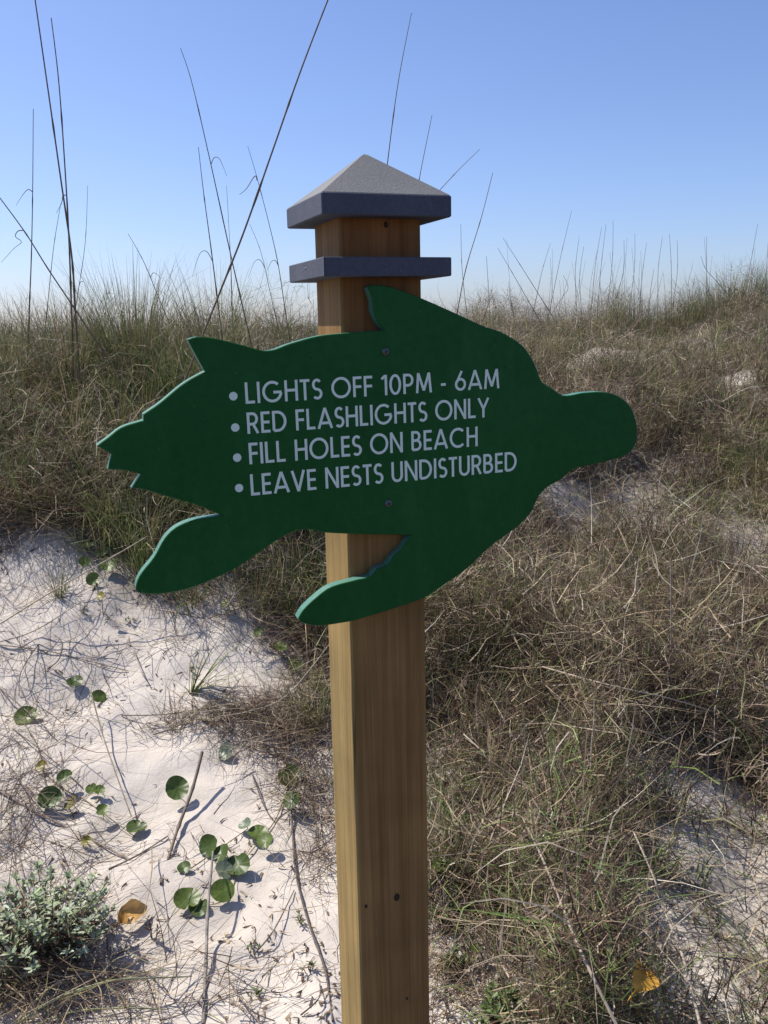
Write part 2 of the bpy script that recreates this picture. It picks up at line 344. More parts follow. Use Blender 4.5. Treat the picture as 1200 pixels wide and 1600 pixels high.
# collar of four mitred boards below the cap
collar = empty('collar', (0, 0, 0)); collar.parent = sign
RH, z0, z1, ih = 0.0683, zl(0.0468), zl(0.0656), PW / 2 + 0.0003
for i in range(4):
    a = math.pi / 2 * i; ca, sa = math.cos(a), math.sin(a); c = .0008
    prof = [(ih, z0), (RH - c, z0), (RH, z0 + c), (RH, z1 - c), (RH - c, z1), (ih, z1)]
    V = []
    for s in (-1, 1):
        for (d, z) in prof:
            x, y = s * (d - .0004), -d
            V.append((ca * x - sa * y, sa * x + ca * y, z))
    Fs = [(j, (j + 1) % 6, 6 + (j + 1) % 6, 6 + j) for j in range(6)] + [tuple(range(5, -1, -1)), tuple(range(6, 12))]
    bd = obj('collar_board', pydata('collar_board', V, Fs, M_CAP), collar)
    for nx_ in (-.004, .012) if i == 0 else (0.0,):
        n_ = 8; z = (z0 + z1) / 2 - (0.004 if nx_ > 0 else -.002); V = []
        for yy, rr in ((-RH - .0001, .0013), (-RH - .0006, .0009)):
            for j in range(n_):
                t = 2 * math.pi * j / n_; x, y, zz = nx_ + rr * math.cos(t), yy, z + rr * math.sin(t)
                V.append((ca * x - sa * y, sa * x + ca * y, zz))
        obj('nail_head', pydata('nail_head', V, [(j, (j + 1) % n_, n_ + (j + 1) % n_, n_ + j) for j in range(n_)] + [tuple(range(n_, 2 * n_))], M_SCREW), bd)

# turtle outline
OUT = [(293, 530.4), (307.5, 526), (337, 529), (378, 539), (418, 548), (453, 537), (495, 525.5), (532.5, 521), (570, 518.5), (601, 516),
 (590.7, 505), (583, 487), (581.3, 468), (577.5, 457.5), (574.5, 449.5), (580, 445), (593, 445.5), (614, 449), (657.5, 465.5), (706, 486.7), (756, 509.6), (781, 518), (810, 534.6), (827, 553), (839, 576), (847.5, 597), (864, 607.5), (881, 618),
 (914, 613.5), (947.5, 613), (968, 620), (985, 634.6), (993, 653), (996.5, 678), (991, 699), (976.7, 711.7), (947.5, 721), (918, 727.5), (897.5, 732.5), (877, 749), (858, 759.6), (843, 774), (831, 799), (810, 822), (768, 853), (727, 891), (685, 920), (664, 934), (622, 949), (560, 968), (537, 973), (495, 978), (470, 972.5), (466, 966), (474, 953), (495, 933), (516, 918), (557, 906),
 (580, 900), (588, 889), (605, 883), (614, 869), (627, 858), (635, 845), (643, 836), (600, 835.5), (540, 834), (507, 832), (482, 827.5), (453, 833), (420, 853), (370, 887), (328, 907.5), (287, 922), (245, 928.5), (216, 926.5), (212, 919), (218, 900), (241, 870), (257.5, 841), (275, 824), (303, 812.5), (348, 805.5),
 (307, 789), (266, 777.5), (224, 765), (205.4, 763), (220, 741), (195, 735.4), (168, 733.5), (174, 710), (151, 696), (170, 682.5), (189, 668), (224, 656.7), (224, 647), (249, 630), (287, 599), (320, 580), (307.5, 557.5)]
P2 = np.array([to_board(*p) for p in OUT]); n_ = len(P2)
corner = np.zeros(n_, bool)
for i in range(n_):
    a = P2[i] - P2[i - 1]; b_ = P2[(i + 1) % n_] - P2[i]
    corner[i] = math.degrees(math.acos(np.clip(a @ b_ / np.linalg.norm(a) / np.linalg.norm(b_), -1, 1))) > 52
pts = []
for i in range(n_):
    p0, p1, p2, p3 = P2[i - 1], P2[i], P2[(i + 1) % n_], P2[(i + 2) % n_]
    t1 = (p2 - p1) if corner[i] else (p2 - p0) / 2; t2 = (p2 - p1) if corner[(i + 1) % n_] else (p3 - p1) / 2
    L_ = np.linalg.norm(p2 - p1)
    t1 = t1 / max(np.linalg.norm(t1), 1e-9) * L_; t2 = t2 / max(np.linalg.norm(t2), 1e-9) * L_
    S = max(2, int(L_ / 0.004))
    for s in range(S):
        t = s / S; pts.append((2 * t**3 - 3 * t**2 + 1) * p1 + (t**3 - 2 * t**2 + t) * t1 + (-2 * t**3 + 3 * t**2) * p2 + (t**3 - t**2) * t2)
pts = np.array(pts); n_ = len(pts)
if sum(pts[i - 1][0] * pts[i][1] - pts[i][0] * pts[i - 1][1] for i in range(n_)) < 0: pts = pts[::-1]       # counter-clockwise seen from the front
tg = np.roll(pts, -1, 0) - np.roll(pts, 1, 0); tg /= np.linalg.norm(tg, axis=1)[:, None]
nin = np.stack([-tg[:, 1], tg[:, 0]], 1)
c = 0.0009
yb = SY + T
V = [(p[0], SY, p[1]) for p in pts + nin * c] + [(p[0], SY + c, p[1]) for p in pts] + [(p[0], yb - c, p[1]) for p in pts] + [(p[0], yb, p[1]) for p in pts + nin * c]
Fs = [tuple(range(n_)), tuple(range(4 * n_ - 1, 3 * n_ - 1, -1))]
for r_ in range(3):
    for i in range(n_):
        j = (i + 1) % n_; Fs.append((r_ * n_ + i, r_ * n_ + n_ + i, r_ * n_ + n_ + j, r_ * n_ + j))
me = pydata('turtle_board', V, Fs, M_GREEN); me.materials.append(M_EDGE)
for p in me.polygons:
    if p.index >= 2: p.material_index = 1 if p.index >= 2 + n_ else 0
board = obj('turtle_board', me, sign)
# screws
for sx, sy in ((602.5, 549.5), (607, 786.5)):
    u, v = to_board(sx, sy); V = []; Fs = []; n_ = 16; r_ = .0042
    prof = [(1, 0), (1, -.0006), (.8, -.0016), (.45, -.0019)]
    for rr, yy in prof:
        for i in range(n_):
            a = 2 * math.pi * i / n_; V.append((u + r_ * rr * math.cos(a), SY - .0001 + yy, v + r_ * rr * math.sin(a)))
    for q_ in range(3): Fs += [(q_ * n_ + i, q_ * n_ + (i + 1) % n_, q_ * n_ + n_ + (i + 1) % n_, q_ * n_ + n_ + i) for i in range(n_)]
    b0 = len(V)                                                        # cross recess: a sunk four-point star
    for i in range(8):
        a = 2 * math.pi * i / 8 + .4; rr = .4 if i % 2 == 0 else .16
        V.append((u + r_ * rr * math.cos(a), SY - .0008, v + r_ * rr * math.sin(a)))
    Fs.append(tuple(range(b0, b0 + 8)))
    for i in range(n_): Fs.append((3 * n_ + i, 3 * n_ + (i + 1) % n_, b0 + ((i + 1) // 2) % 8)) if i % 2 else Fs.append((3 * n_ + i, 3 * n_ + (i + 1) % n_, b0 + (i // 2) % 8))
    obj('screw', pydata('screw', V, Fs, M_SCREW), board)

# lettering: geometric capitals drawn as strokes (unit = cap height)
def arc(cx_, cy_, rx, ry, a0, a1, n=20): return [(cx_ + rx * math.cos(R(a0 + (a1 - a0) * i / n)), cy_ + ry * math.sin(R(a0 + (a1 - a0) * i / n))) for i in range(n + 1)]
h = .066
Scurve = arc(.255, .715, .185, .22, 35, 265, 14) + arc(.255, .275, .205, .215, 85, -140, 14)
GL = {
 'L': (.47, [[(h, 1), (h, h), (.46, h)]]), 'I': (.135, [[(h, 0), (h, 1)]]),
 'G': (1.0, [arc(.5, .5, .435, .445, 48, 352, 34), [(.96, .47), (.55, .47)]]),
 'H': (.66, [[(h, 0), (h, 1)], [(.6, 0), (.6, 1)], [(h, .52), (.6, .52)]]),
 'T': (.5, [[(0, 1 - h), (.5, 1 - h)], [(.25, 0), (.25, 1 - h)]]),
 'S': (.5, [Scurve]), 'O': (1.02, [arc(.51, .5, .447, .452, 0, 360, 40)]),
 'F': (.46, [[(h, 0), (h, 1 - h), (.46, 1 - h)], [(h, .5), (.44, .5)]]),
 'E': (.48, [[(.47, h), (h, h), (h, 1 - h), (.47, 1 - h)], [(h, .5), (.45, .5)]]),
 '1': (.30, [[(.0, .80), (.2, .97)], [(.23, 0), (.23, 1)]]),
 '0': (.64, [arc(.32, .5, .255, .45, 0, 360, 32)]),
 'P': (.57, [[(h, 0), (h, 1 - h), (.28, 1 - h)] + arc(.28, .68, .225, .254, 90, -90, 14) + [(h, .426)]]),
 'R': (.6, [[(h, 0), (h, 1 - h), (.28, 1 - h)] + arc(.28, .69, .225, .244, 90, -90, 14) + [(h, .446)], [(.3, .45), (.54, 0)]]),
 'B': (.6, [[(h, h), (h, 1 - h), (.26, 1 - h)] + arc(.26, .73, .2, .204, 90, -90, 12) + [(h, .526)], [(.26, .526)] + arc(.28, .296, .24, .23, 90, -90, 12) + [(h, h)]]),
 'M': (.9, [[(h, 0), (.15, 1), (.45, .12), (.75, 1), (.84, 0)]]),
 '-': (.32, [[(.02, .36), (.30, .36)]]),
 '6': (.64, [arc(.32, .32, .255, .262, 0, 360, 26), [(.10, .42), (.40, 1)]]),
 'A': (.82, [[(.05, 0), (.41, 1), (.77, 0)], [(.17, .27), (.65, .27)]]),
 'V': (.72, [[(.05, 1), (.36, 0), (.67, 1)]]),
 'Y': (.7, [[(.05, 1), (.35, .44), (.65, 1)], [(.35, .46), (.35, 0)]]),
 'N': (.72, [[(h, 0), (h, 1), (.65, 0), (.65, 1)]]),
 'D': (.74, [[(h, h), (h, 1 - h), (.26, 1 - h)] + arc(.26, .5, .41, .434, 90, -90, 20) + [(h, h)]]),
 'C': (.9, [arc(.5, .5, .435, .445, 46, 314, 32)]),
 'U': (.64, [[(h, 1), (h, .32)] + arc(.32, .32, .254, .262, 180, 360, 14) + [(.574, 1)]]),
 ' ': (.26, []),
}
def ribbon(pl, wd):
    pl = [np.array(p, float) for p in pl]; parts = [[pl[0]]]
    for i in range(1, len(pl)):
        if np.linalg.norm(pl[i] - parts[-1][-1]) < 1e-6: continue
        if len(parts[-1]) > 1:
            a = parts[-1][-1] - parts[-1][-2]; b = pl[i] - parts[-1][-1]
            if a @ b / np.linalg.norm(a) / np.linalg.norm(b) < 0.25: parts.append([parts[-1][-1]])
        parts[-1].append(pl[i])
    out = []
    for j, pp in enumerate(parts):
        pp = [p.copy() for p in pp]
        sq = lambda a, b: abs((b - a)[0]) < 1e-6 or abs((b - a)[1]) < 1e-6
        if j > 0 and sq(pp[0], pp[1]): d = pp[0] - pp[1]; pp[0] = pp[0] + d / np.linalg.norm(d) * wd / 2
        if j < len(parts) - 1 and sq(pp[-2], pp[-1]): d = pp[-1] - pp[-2]; pp[-1] = pp[-1] + d / np.linalg.norm(d) * wd / 2
        closed = np.linalg.norm(pp[0] - pp[-1]) < 1e-6
        L_, R_ = [], []
        for i in range(len(pp)):
            pa = pp[i - 1] if i > 0 else (pp[-2] if closed else None); pb = pp[i + 1] if i < len(pp) - 1 else (pp[1] if closed else None)
            t = (pp[i] - pa) / np.linalg.norm(pp[i] - pa) if pa is not None else 0
            if pb is not None: t = t + (pb - pp[i]) / np.linalg.norm(pb - pp[i])
            t = t / np.linalg.norm(t); nn = np.array([-t[1], t[0]])
            L_.append(pp[i] + nn * wd / 2); R_.append(pp[i] - nn * wd / 2)
        # diagonal strokes end flat on the cap line / base line
        out.append((L_, R_))
    return out
def text_line(txt, p_start, p_end, p_top):
    A, B, Tp = to_board(*p_start), to_board(*p_end), to_board(*p_top)
    d = B - A; Wd = np.linalg.norm(d); ex = d / Wd; ey = np.array([-ex[1], ex[0]]); H = (Tp - A) @ ey
    track = .12; tot = sum(GL[ch][0] + track for ch in txt) - track
    sx = Wd / tot; V = []; Fs = []; x = 0; k = 0
    for ch in txt:
        for pl in GL[ch][1]:
            pl2 = [((x + p[0]) * sx, p[1] * H) for p in pl]
            for L_, R_ in ribbon(pl2, .130 * H):
                yy = SY - .00022 - .00004 * (k % 5); k += 1; b0 = len(V)
                for p in list(L_) + list(R_):
                    p = np.array([p[0], min(max(p[1], -.012 * H), 1.012 * H)])
                    w_ = A + ex * p[0] + ey * p[1]; V.append((w_[0], yy, w_[1]))
                n = len(L_)
                Fs += [(b0 + n + i, b0 + n + i + 1, b0 + i + 1, b0 + i) for i in range(n - 1)]
        x += GL[ch][0] + track
    o = obj('lettering', pydata('lettering', V, Fs, M_TEXT), board); tag(o, 'pale letters reading ' + txt)
    return H
LINES = [('LIGHTS OFF 10PM - 6AM', (384, 631), (780, 606.5), (384, 597.5), (364.5, 619)),
         ('RED FLASHLIGHTS ONLY', (387, 678), (764, 651.5), (387, 644.5), (367.5, 668)),
         ('FILL HOLES ON BEACH', (390, 725.5), (746, 697), (390, 692), (370.5, 715)),
         ('LEAVE NESTS UNDISTURBED', (392.5, 774.5), (807, 735.5), (392.5, 741), (373.5, 762.5))]
for txt, a, b_, t_, bu in LINES:
    text_line(txt, a, b_, t_)
    u, v = to_board(*bu); n_ = 20; r_ = .0042
    V = [(u + r_ * math.cos(2 * math.pi * i / n_), SY - .0003, v + r_ * math.sin(2 * math.pi * i / n_)) for i in range(n_)]
    obj('bullet', pydata('bullet', V, [tuple(range(n_))], M_TEXT), board)

# ------------------------------------------------------------------ grass
GREEN = np.array([[.125, .175, .045], [.165, .21, .06], [.095, .145, .04], [.20, .235, .08]])
OLIVE = np.array([[.21, .20, .085], [.26, .24, .11], [.17, .165, .07], [.26, .215, .10]])
DRY = np.array([[.40, .305, .195], [.33, .245, .155], [.47, .375, .25], [.26, .19, .125], [.36, .285, .20]])
BROWN = np.array([[.095, .058, .038], [.135, .084, .054], [.058, .038, .027], [.175, .115, .078]])
PALE_ = np.array([[.55, .48, .38], [.48, .41, .32], [.60, .54, .44]])
def pick(pal, n): return pal[rng.integers(0, len(pal), n)] * rng.uniform(.75, 1.25, (n, 1))
def blades(base, az, th0, bend, L, Wd, col, S=4, clamp=True, wig=.15):
    """ribbons: base (n,3), azimuth, start angle from vertical, extra bend over the length, length, width"""
    n = len(base); P = np.zeros((n, S + 1, 3)); P[:, 0] = base; a = az.copy()
    for s in range(S):
        th = th0 + bend * ((s + .5) / S) ** 1.3; a = a + rng.normal(0, wig, n)
        st = (L / S)[:, None] * np.stack([np.sin(th) * np.cos(a), np.sin(th) * np.sin(a), np.cos(th)], 1)
        P[:, s + 1] = P[:, s] + st
    if clamp:
        zz = hz(P[:, 1:, 0], P[:, 1:, 1]) + .004
        P[:, 1:, 2] = np.maximum(P[:, 1:, 2], zz)
    tw = az + math.pi / 2 + rng.normal(0, .7, n)
    wv = np.stack([np.cos(tw), np.sin(tw), rng.normal(0, .35, n)], 1)
    prof = np.array([1.0 - (s / S) ** 1.6 * .88 for s in range(S + 1)])
    off = wv[:, None, :] * (Wd[:, None] * prof[None, :] * .5)[:, :, None]
    V = np.stack([P - off, P + off], 2).reshape(-1, 3)
    b0 = (np.arange(n) * (S + 1) * 2)[:, None] + (np.arange(S) * 2)[None, :]
    Q = np.stack([b0, b0 + 1, b0 + 3, b0 + 2], -1).reshape(-1, 4)
    return V, Q, np.repeat(col, (S + 1) * 2, 0)
def join(lst):
    V, Q, Cc = [], [], []; o = 0
    for v, q_, c_ in lst: V.append(v); Q.append(q_ + o); Cc.append(c_); o += len(v)
    return np.concatenate(V), np.concatenate(Q), np.concatenate(Cc)
def visible(x, y, z, m_=160):
    px, py, d = project(np.stack([x, y, z + .2], -1)); return (d > .3) & (px > -m_ - 250) & (px < 1200 + m_ + 250)
def scatter(n, x0, x1, y0, y1, pw=1.0):
    y = y0 + (y1 - y0) * rng.random(n) ** pw; x = rng.uniform(-1, 1, n) * (.48 * y + .5)
    return x, y, hz(x, y)
def on_left(x, y): return 1 - sstep(-.3, .5, x - .05 * (y - 4))

parts = []
# (1) matted dry stems and twigs, in clumps with gaps between them
x, y, z = scatter(640000, -5, 8.5, 1.55, 11.5, 1.1)
gs = 1 - sandiness(x, y); lf = on_left(x, y)
fr = np.where(y > 5.5, .62, 1.0)
cl = .55 * (vnoise(x * 2.6 * fr, y * 2.6 * fr) + .5) + .45 * (vnoise(x * 6.5 * fr + 9, y * 6.5 * fr) + .5)
cl = np.where(y > 4.8, np.clip((cl - .40) * 4.2, 0, 1), np.clip((cl - .33) * 3.0, 0, 1))
keep = rng.random(len(x)) < (gs ** 1.5) * (1 - .6 * lf) * (.09 + .72 * cl) * (1 - .6 * lf * sstep(4.5, 4.8, y)); x, y, z, lf, cl = x[keep], y[keep], z[keep], lf[keep], cl[keep]
n = len(x); print('mat stems', n)
rad = rng.random(n); thick = rng.random(n) < .022
gpat = np.clip(vnoise(x * 1.5 + 20, y * 1.5 + 8) * 2.2 + .55, .1, .95)
col = np.where((rad < .30)[:, None], pick(DRY, n) * 1.08, np.where((rad < .74)[:, None], pick(BROWN, n), np.where((rng.random(n) < gpat)[:, None], pick(GREEN, n) * 1.15, pick(OLIVE, n))))
col = np.where(thick[:, None], pick(PALE_, n), col)
parts.append(blades(np.stack([x, y, z + rng.random(n) ** 1.5 * (.03 + .34 * cl)], 1), rng.uniform(0, 6.283, n), np.clip(rng.normal(1.10, .42, n), 0, 1.9), rng.normal(.35, .7, n),
    np.where(thick, rng.uniform(.12, .34, n), .04 + .26 * rng.random(n) ** 1.8), np.where(thick, rng.uniform(.0028, .0045, n), rng.uniform(.0014, .0042, n)), col, 3, True, .42))
# short crooked bits of dead brush filling the mat
x, y, z = scatter(330000, -5, 8.5, 1.6, 7.5, 1.05)
gs = 1 - sandiness(x, y); lf = on_left(x, y)
cl = np.clip((.5 * (vnoise(x * 3.4 + 60, y * 3.4) + .5) + .5 * (vnoise(x * 8.5 + 9, y * 8.5 + 70) + .5) - .38) * 3.4, 0, 1)
keep = rng.random(len(x)) < gs ** 1.6 * (1 - .5 * lf) * cl; x, y, z, cl = x[keep], y[keep], z[keep], cl[keep]; n = len(x); print('brush', n)
rad = rng.random(n)
col = np.where((rad < .62)[:, None], pick(BROWN, n), np.where((rad < .9)[:, None], pick(DRY, n), pick(OLIVE, n)))
parts.append(blades(np.stack([x, y, z + rng.random(n) ** 1.3 * (.02 + .20 * cl)], 1), rng.uniform(0, 6.283, n), rng.uniform(.2, 1.9, n), rng.normal(0, .9, n), rng.uniform(.03, .12, n), rng.uniform(.0018, .0045, n), col, 2, True, .7))
# (2) tufted leaf blades
cx_, cy_, cz_ = scatter(5200, -5, 8.5, 1.9, 11.5, 1.1)
lf = on_left(cx_, cy_); gs = 1 - sandiness(cx_, cy_)
keep = rng.random(len(cx_)) < gs ** 2 * (1 - .85 * lf * sstep(4.5, 4.8, cy_)) * np.clip(.46 + .50 * lf + 1.1 * vnoise(cx_ * 1.5 + 20, cy_ * 1.5 + 8), .08, 1); cx_, cy_, cz_, lf = cx_[keep], cy_[keep], cz_[keep], lf[keep]
print('tufts', len(cx_))
nb = rng.integers(14, 42, len(cx_)); ti = np.repeat(np.arange(len(cx_)), nb); n = len(ti)
tk = rng.random(len(cx_)); vig = rng.uniform(.55, 1.25, len(cx_))
az = rng.uniform(0, 6.283, n); rr = rng.random(n) * .05
x = cx_[ti] + rr * np.cos(az); y = cy_[ti] + rr * np.sin(az)
gfrac = np.where(lf[ti] > .5, .38, .24) + .40 * (tk[ti] > .70); r_ = rng.random(n)
col = np.where((r_ < gfrac)[:, None], pick(GREEN, n), np.where((r_ < gfrac + .33)[:, None], pick(OLIVE, n), pick(DRY, n)))
L_ = rng.uniform(.10, .46, n) * vig[ti] * np.where(lf[ti] > .5, 1.1, .62)
parts.append(blades(np.stack([x, y, hz(x, y) - .01], 1), az, np.abs(rng.normal(.25, .28, n)), rng.gamma(2, .6, n) * np.where(lf[ti] > .5, 1.25, 1), L_, rng.uniform(.0022, .0058, n), col, 4, True, .10))
V, Q, Cc = join(parts)
me = mesh_np('dune_grass', V, quads=Q, col=Cc, mat=M_GRASS)
tag(obj('dune_grass', me), 'matted tan and green dune grass covering the bank behind the sign', 'grass', kind='stuff')

# (2b) tangles of thin dead stems lying on the edge of the sand
tang = []
for px, py, rx, ry, cnt, up_ in [(455, 1160, .16, .10, 900, .08), (400, 1120, .14, .05, 420, .04), (310, 1128, .13, .04, 260, .03), (60, 1040, .20, .10, 110, .05), (20, 1150, .12, .14, 130, .05), (25, 1260, .10, .16, 260, .05), (95, 1335, .16, .06, 80, .03),
        (70, 1560, .20, .07, 620, .06), (30, 1480, .08, .10, 240, .06), (60, 950, .22, .10, 120, .08), (460, 1010, .13, .12, 700, .12), (490, 1090, .08, .12, 400, .08), (490, 1240, .08, .10, 420, .05), (500, 1340, .05, .14, 200, .03), (440, 1540, .14, .05, 40, .02), (300, 1590, .2, .04, 50, .02),
        (170, 1140, .22, .08, 30, .03), (40, 815, .22, .07, 900, .16), (140, 822, .2, .07, 700, .14), (250, 1010, .25, .08, 60, .03), (300, 1340, .2, .1, 30, .02), (690, 1440, .06, .2, 420, .06), (740, 1540, .12, .08, 300, .05), (330, 960, .15, .08, 260, .10)]:
    c_ = ground(px, py); n = cnt; x = c_[0] + rng.normal(0, rx * .7, n); y = c_[1] + rng.normal(0, ry * .7, n); rad = rng.random(n)
    col = np.where((rad < .30)[:, None], pick(DRY, n), np.where((rad < .92)[:, None], pick(BROWN, n), pick(OLIVE, n)))
    tang.append(blades(np.stack([x, y, hz(x, y) + .004 + rng.random(n) ** 2 * up_], 1), rng.uniform(0, 6.283, n), np.clip(rng.normal(1.4, .25, n), 0, 1.9), rng.normal(.15, .3, n), rng.uniform(.04, .26, n) * (1.7 if px < 200 else 1), rng.uniform(.0012, .0030, n), col, 4, True, .30))
V, Q, Cc = join(tang)
tag(obj('dead_stem_tangle', mesh_np('dead_stem_tangle', V, quads=Q, col=Cc, mat=M_GRASS)), 'loose tangles of thin dead stems lying along the edges of the sand', 'dead stems', kind='stuff')

# (3) scattered short litter on sand and under the grass
x, y, z = scatter(90000, -3.2, 3.5, 1.45, 6, 1.3)
s_ = sandiness(x, y); cl = vnoise(x * 2.3 + 5, y * 2.3) + .6 * vnoise(x * 7, y * 7 + 3)
keep = rng.random(len(x)) < np.where(s_ > .5, np.clip(.02 + .5 * cl + .45 * sstep(2.3, 1.7, y) * sstep(-.62, -.35, x), .02, 1) * .5, .5); x, y, z = x[keep], y[keep], z[keep]; n = len(x); print('litter', n)
col = np.where((rng.random(n) < .65)[:, None], pick(BROWN, n) * .8, pick(DRY, n))
V, Q, Cc = join([blades(np.stack([x, y, z + .003], 1), rng.uniform(0, 6.283, n), rng.normal(1.5, .12, n), rng.normal(0, .2, n), rng.uniform(.006, .035, n), rng.uniform(.002, .008, n), col, 2, True, .5)])
tag(obj('plant_litter', mesh_np('plant_litter', V, quads=Q, col=Cc, mat=M_STEM)), 'small dark shreds of dead plant litter strewn over the sand', 'litter', kind='stuff')

# ------------------------------------------------------------------ single stems and blades
def tube(path, r0, r1, sides=6, knots=()):
    P = np.asarray(path, float); n = len(P); V = []; Fs = []
    tg_ = np.gradient(P, axis=0); tg_ /= np.linalg.norm(tg_, axis=1)[:, None]
    for i in range(n):
        t = tg_[i]; a = np.cross(t, [0.3, 0.9, 0.1]); a /= np.linalg.norm(a); b = np.cross(t, a)
        f = i / (n - 1); r_ = r0 + (r1 - r0) * f
        for kf, kr in knots: r_ += kr * math.exp(-((f - kf) / .012) ** 2)
        for k_ in range(sides):
            an = 2 * math.pi * k_ / sides; V.append(P[i] + r_ * (math.cos(an) * a + math.sin(an) * b))
    q_ = [(i * sides + k_, i * sides + (k_ + 1) % sides, (i + 1) * sides + (k_ + 1) % sides, (i + 1) * sides + k_) for i in range(n - 1) for k_ in range(sides)]
    return np.array(V), np.array(q_)
def curve(pts_, n=24):
    """smooth path through control points"""
    P = np.array(pts_, float); t = np.linspace(0, len(P) - 1, n); out = []
    for u in t:
        i = min(int(u), len(P) - 2); f = u - i
        p0, p1, p2, p3 = P[max(i - 1, 0)], P[i], P[i + 1], P[min(i + 2, len(P) - 1)]
        out.append(.5 * ((2 * p1) + (p2 - p0) * f + (2 * p0 - 5 * p1 + 4 * p2 - p3) * f * f + (-p0 + 3 * p1 - 3 * p2 + p3) * f ** 3))
    return np.array(out)
def stem_obj(name, path, r0, r1, col, parent=None, knots=(), n=24, sides=6, mat=None):
    V, q_ = tube(curve(path, n), r0, r1, sides, knots)
    o_ = np.zeros(3)
    return obj(name, mesh_np(name, V - o_, quads=q_, col=np.tile(np.array(col), (len(V), 1)), mat=mat or M_STEM, smooth=True), parent)
STALK = (.17, .125, .085)
def auto_wisp(sub, P, Y):
    c_ = curve(P, 40)
    for k_ in (rng.integers(12, 26),):
        if rng.random() < .45: continue
        p = c_[k_]; sx_ = rng.choice([-1, 1]); L0 = rng.uniform(.04, .11)
        sub('dry_leaf', [p, p + np.array([sx_ * L0 * .25, 0, L0 * .45]), p + np.array([sx_ * L0 * .6, .01, L0 * .35]), p + np.array([sx_ * L0, .02, -L0 * rng.uniform(.1, .8)])], .0022, .0007, n=14)
def stalk(pix, Y, r0, r1, label, group=None, wisps=(), knots=(), col=STALK):
    """upright sea oat stem traced through photo pixels, standing at distance Y on the dune"""
    P = [at_depth(px, py, Y) for px, py in pix]; d = P[0] - P[1]; d /= np.linalg.norm(d); d[2] = min(d[2], -.35); b = P[0].copy()
    while b[2] > float(hz(b[0], b[1])) - .03: b = b + d * .01
    base = b; P = [base] + (P if np.linalg.norm(P[0] - base) > .06 else P[1:])
    root = empty('sea_oat_stalk', base)
    tag(root, label, 'grass stalk', group)
    def sub(nm, pth, a, b_, kn=(), n=28):
        V, q_ = tube(curve(pth, n), a, b_, 6, kn)
        return obj(nm, mesh_np(nm, V - base, quads=q_, col=np.tile(np.array(col), (len(V), 1)), mat=M_STEM, smooth=True), root)
    sub('stem', P, r0, r1, tuple(knots) + ((.28, r0 * .35), (.5, r0 * .35), (.72, r0 * .3)), 40)
    auto_wisp(sub, P, Y) if not wisps and group == GS else None
    for wp in wisps: sub('dry_leaf', [at_depth(px, py, Y) for px, py in wp], .0026, .0008, n=14)
    return root
GS = 'tall bare sea oat stems on the near crest'
stalk([(118, 492), (112, 400), (95, 280), (75, 140), (52, -20)], 4.6, .0058, .0030, 'very tall bare grass stem, higher of the pair knotted together with a bent sheath', GS, wisps=[[(98, 306), (96, 318), (88, 333)], [(100, 305), (104, 306), (106, 318)]], knots=((.36, .002),))
stalk([(112, 492), (108, 380), (102, 270), (92, 130), (80, 28)], 4.62, .0055, .0022, 'tall dark grass stem, shorter of the pair knotted together with a bent sheath', GS)
stalk([(46, 478), (49, 400), (51, 300), (52, 170)], 4.9, .0042, .0016, 'thin upright grass stem with one bent dry leaf halfway up', GS, wisps=[[(51, 300), (44, 296), (36, 304), (25, 321)]])
stalk([(125, 495), (75, 420), (35, 357), (-30, 270)], 4.5, .0042, .0024, 'grass stem leaning hard over with a curled dry tendril', GS, wisps=[[(37, 360), (28, 361), (24, 370), (34, 378), (22, 388), (2, 410)]])
stalk([(75, 470), (84, 385), (95, 318)], 5.2, .0026, .0012, 'short faint stem leaning between the upright and the paired tall stems', GS)
stalk([(120, 470), (133, 380), (137, 290)], 5.3, .0026, .0010, 'short slender stem with a frayed tip beside the knotted pair', GS)
stalk([(335, 478), (380, 365), (425, 238), (470, 110), (520, -20)], 3.9, .0048, .0030, 'thick long grass stem slanting across two others and out over the post cap', GS, wisps=[[(402, 282), (398, 275), (385, 295), (374, 304)]], knots=((.5, .0035),))
stalk([(384, 500), (362, 405), (328, 250), (300, 130), (282, 75)], 4.4, .0040, .0012, 'long tapering stem leaning away from the cap, crossed by a thicker slanting stem', GS)
stalk([(340, 470), (330, 390), (318, 300), (310, 230)], 4.5, .0040, .0014, 'straight stem next to the crossing of two longer stems', GS)
stalk([(448, 500), (432, 400), (405, 290), (387, 228)], 4.9, .0030, .0010, 'thin curved stem between the slanting thick stem and the post', GS)
stalk([(362, 470), (360, 400), (354, 290)], 5.3, .0024, .0010, 'faint short stem behind the crossing stems', GS)
stalk([(250, 470), (225, 410), (200, 365)], 5.2, .0030, .0012, 'short bent stem rising from a bushy grass tuft', GS)
stalk([(425, 470), (408, 395), (390, 350)], 5.4, .0022, .0009, 'hair thin short stem close to the post collar', GS)
stalk([(590, 520), (598, 330), (606, 250), (622, 130), (643, 20)], 5.0, .0048, .0014, 'long stem rising behind the slope of the grey post cap', GS)
stalk([(640, 520), (650, 320), (656, 275), (675, 180)], 5.2, .0040, .0014, 'shorter stem rising behind the post cap beside a taller one', GS)
stalk([(560, 520), (640, 350), (690, 294), (720, 262), (750, 233)], 5.2, .0032, .0010, 'thin stem slanting out past the corner of the post cap', GS)
stalk([(712, 500), (728, 420), (752, 340), (770, 270)], 5.4, .0036, .0014, 'single dark stem standing beside the collar on the post', GS)
stalk([(730, 495), (722, 420), (720, 350)], 5.6, .0022, .0010, 'pale hair thin stem next to the single dark stem by the collar', GS)
FG = 'distant thin stems on the far crest'
FL = 'thin distant grass stem standing in the row along the far crest'
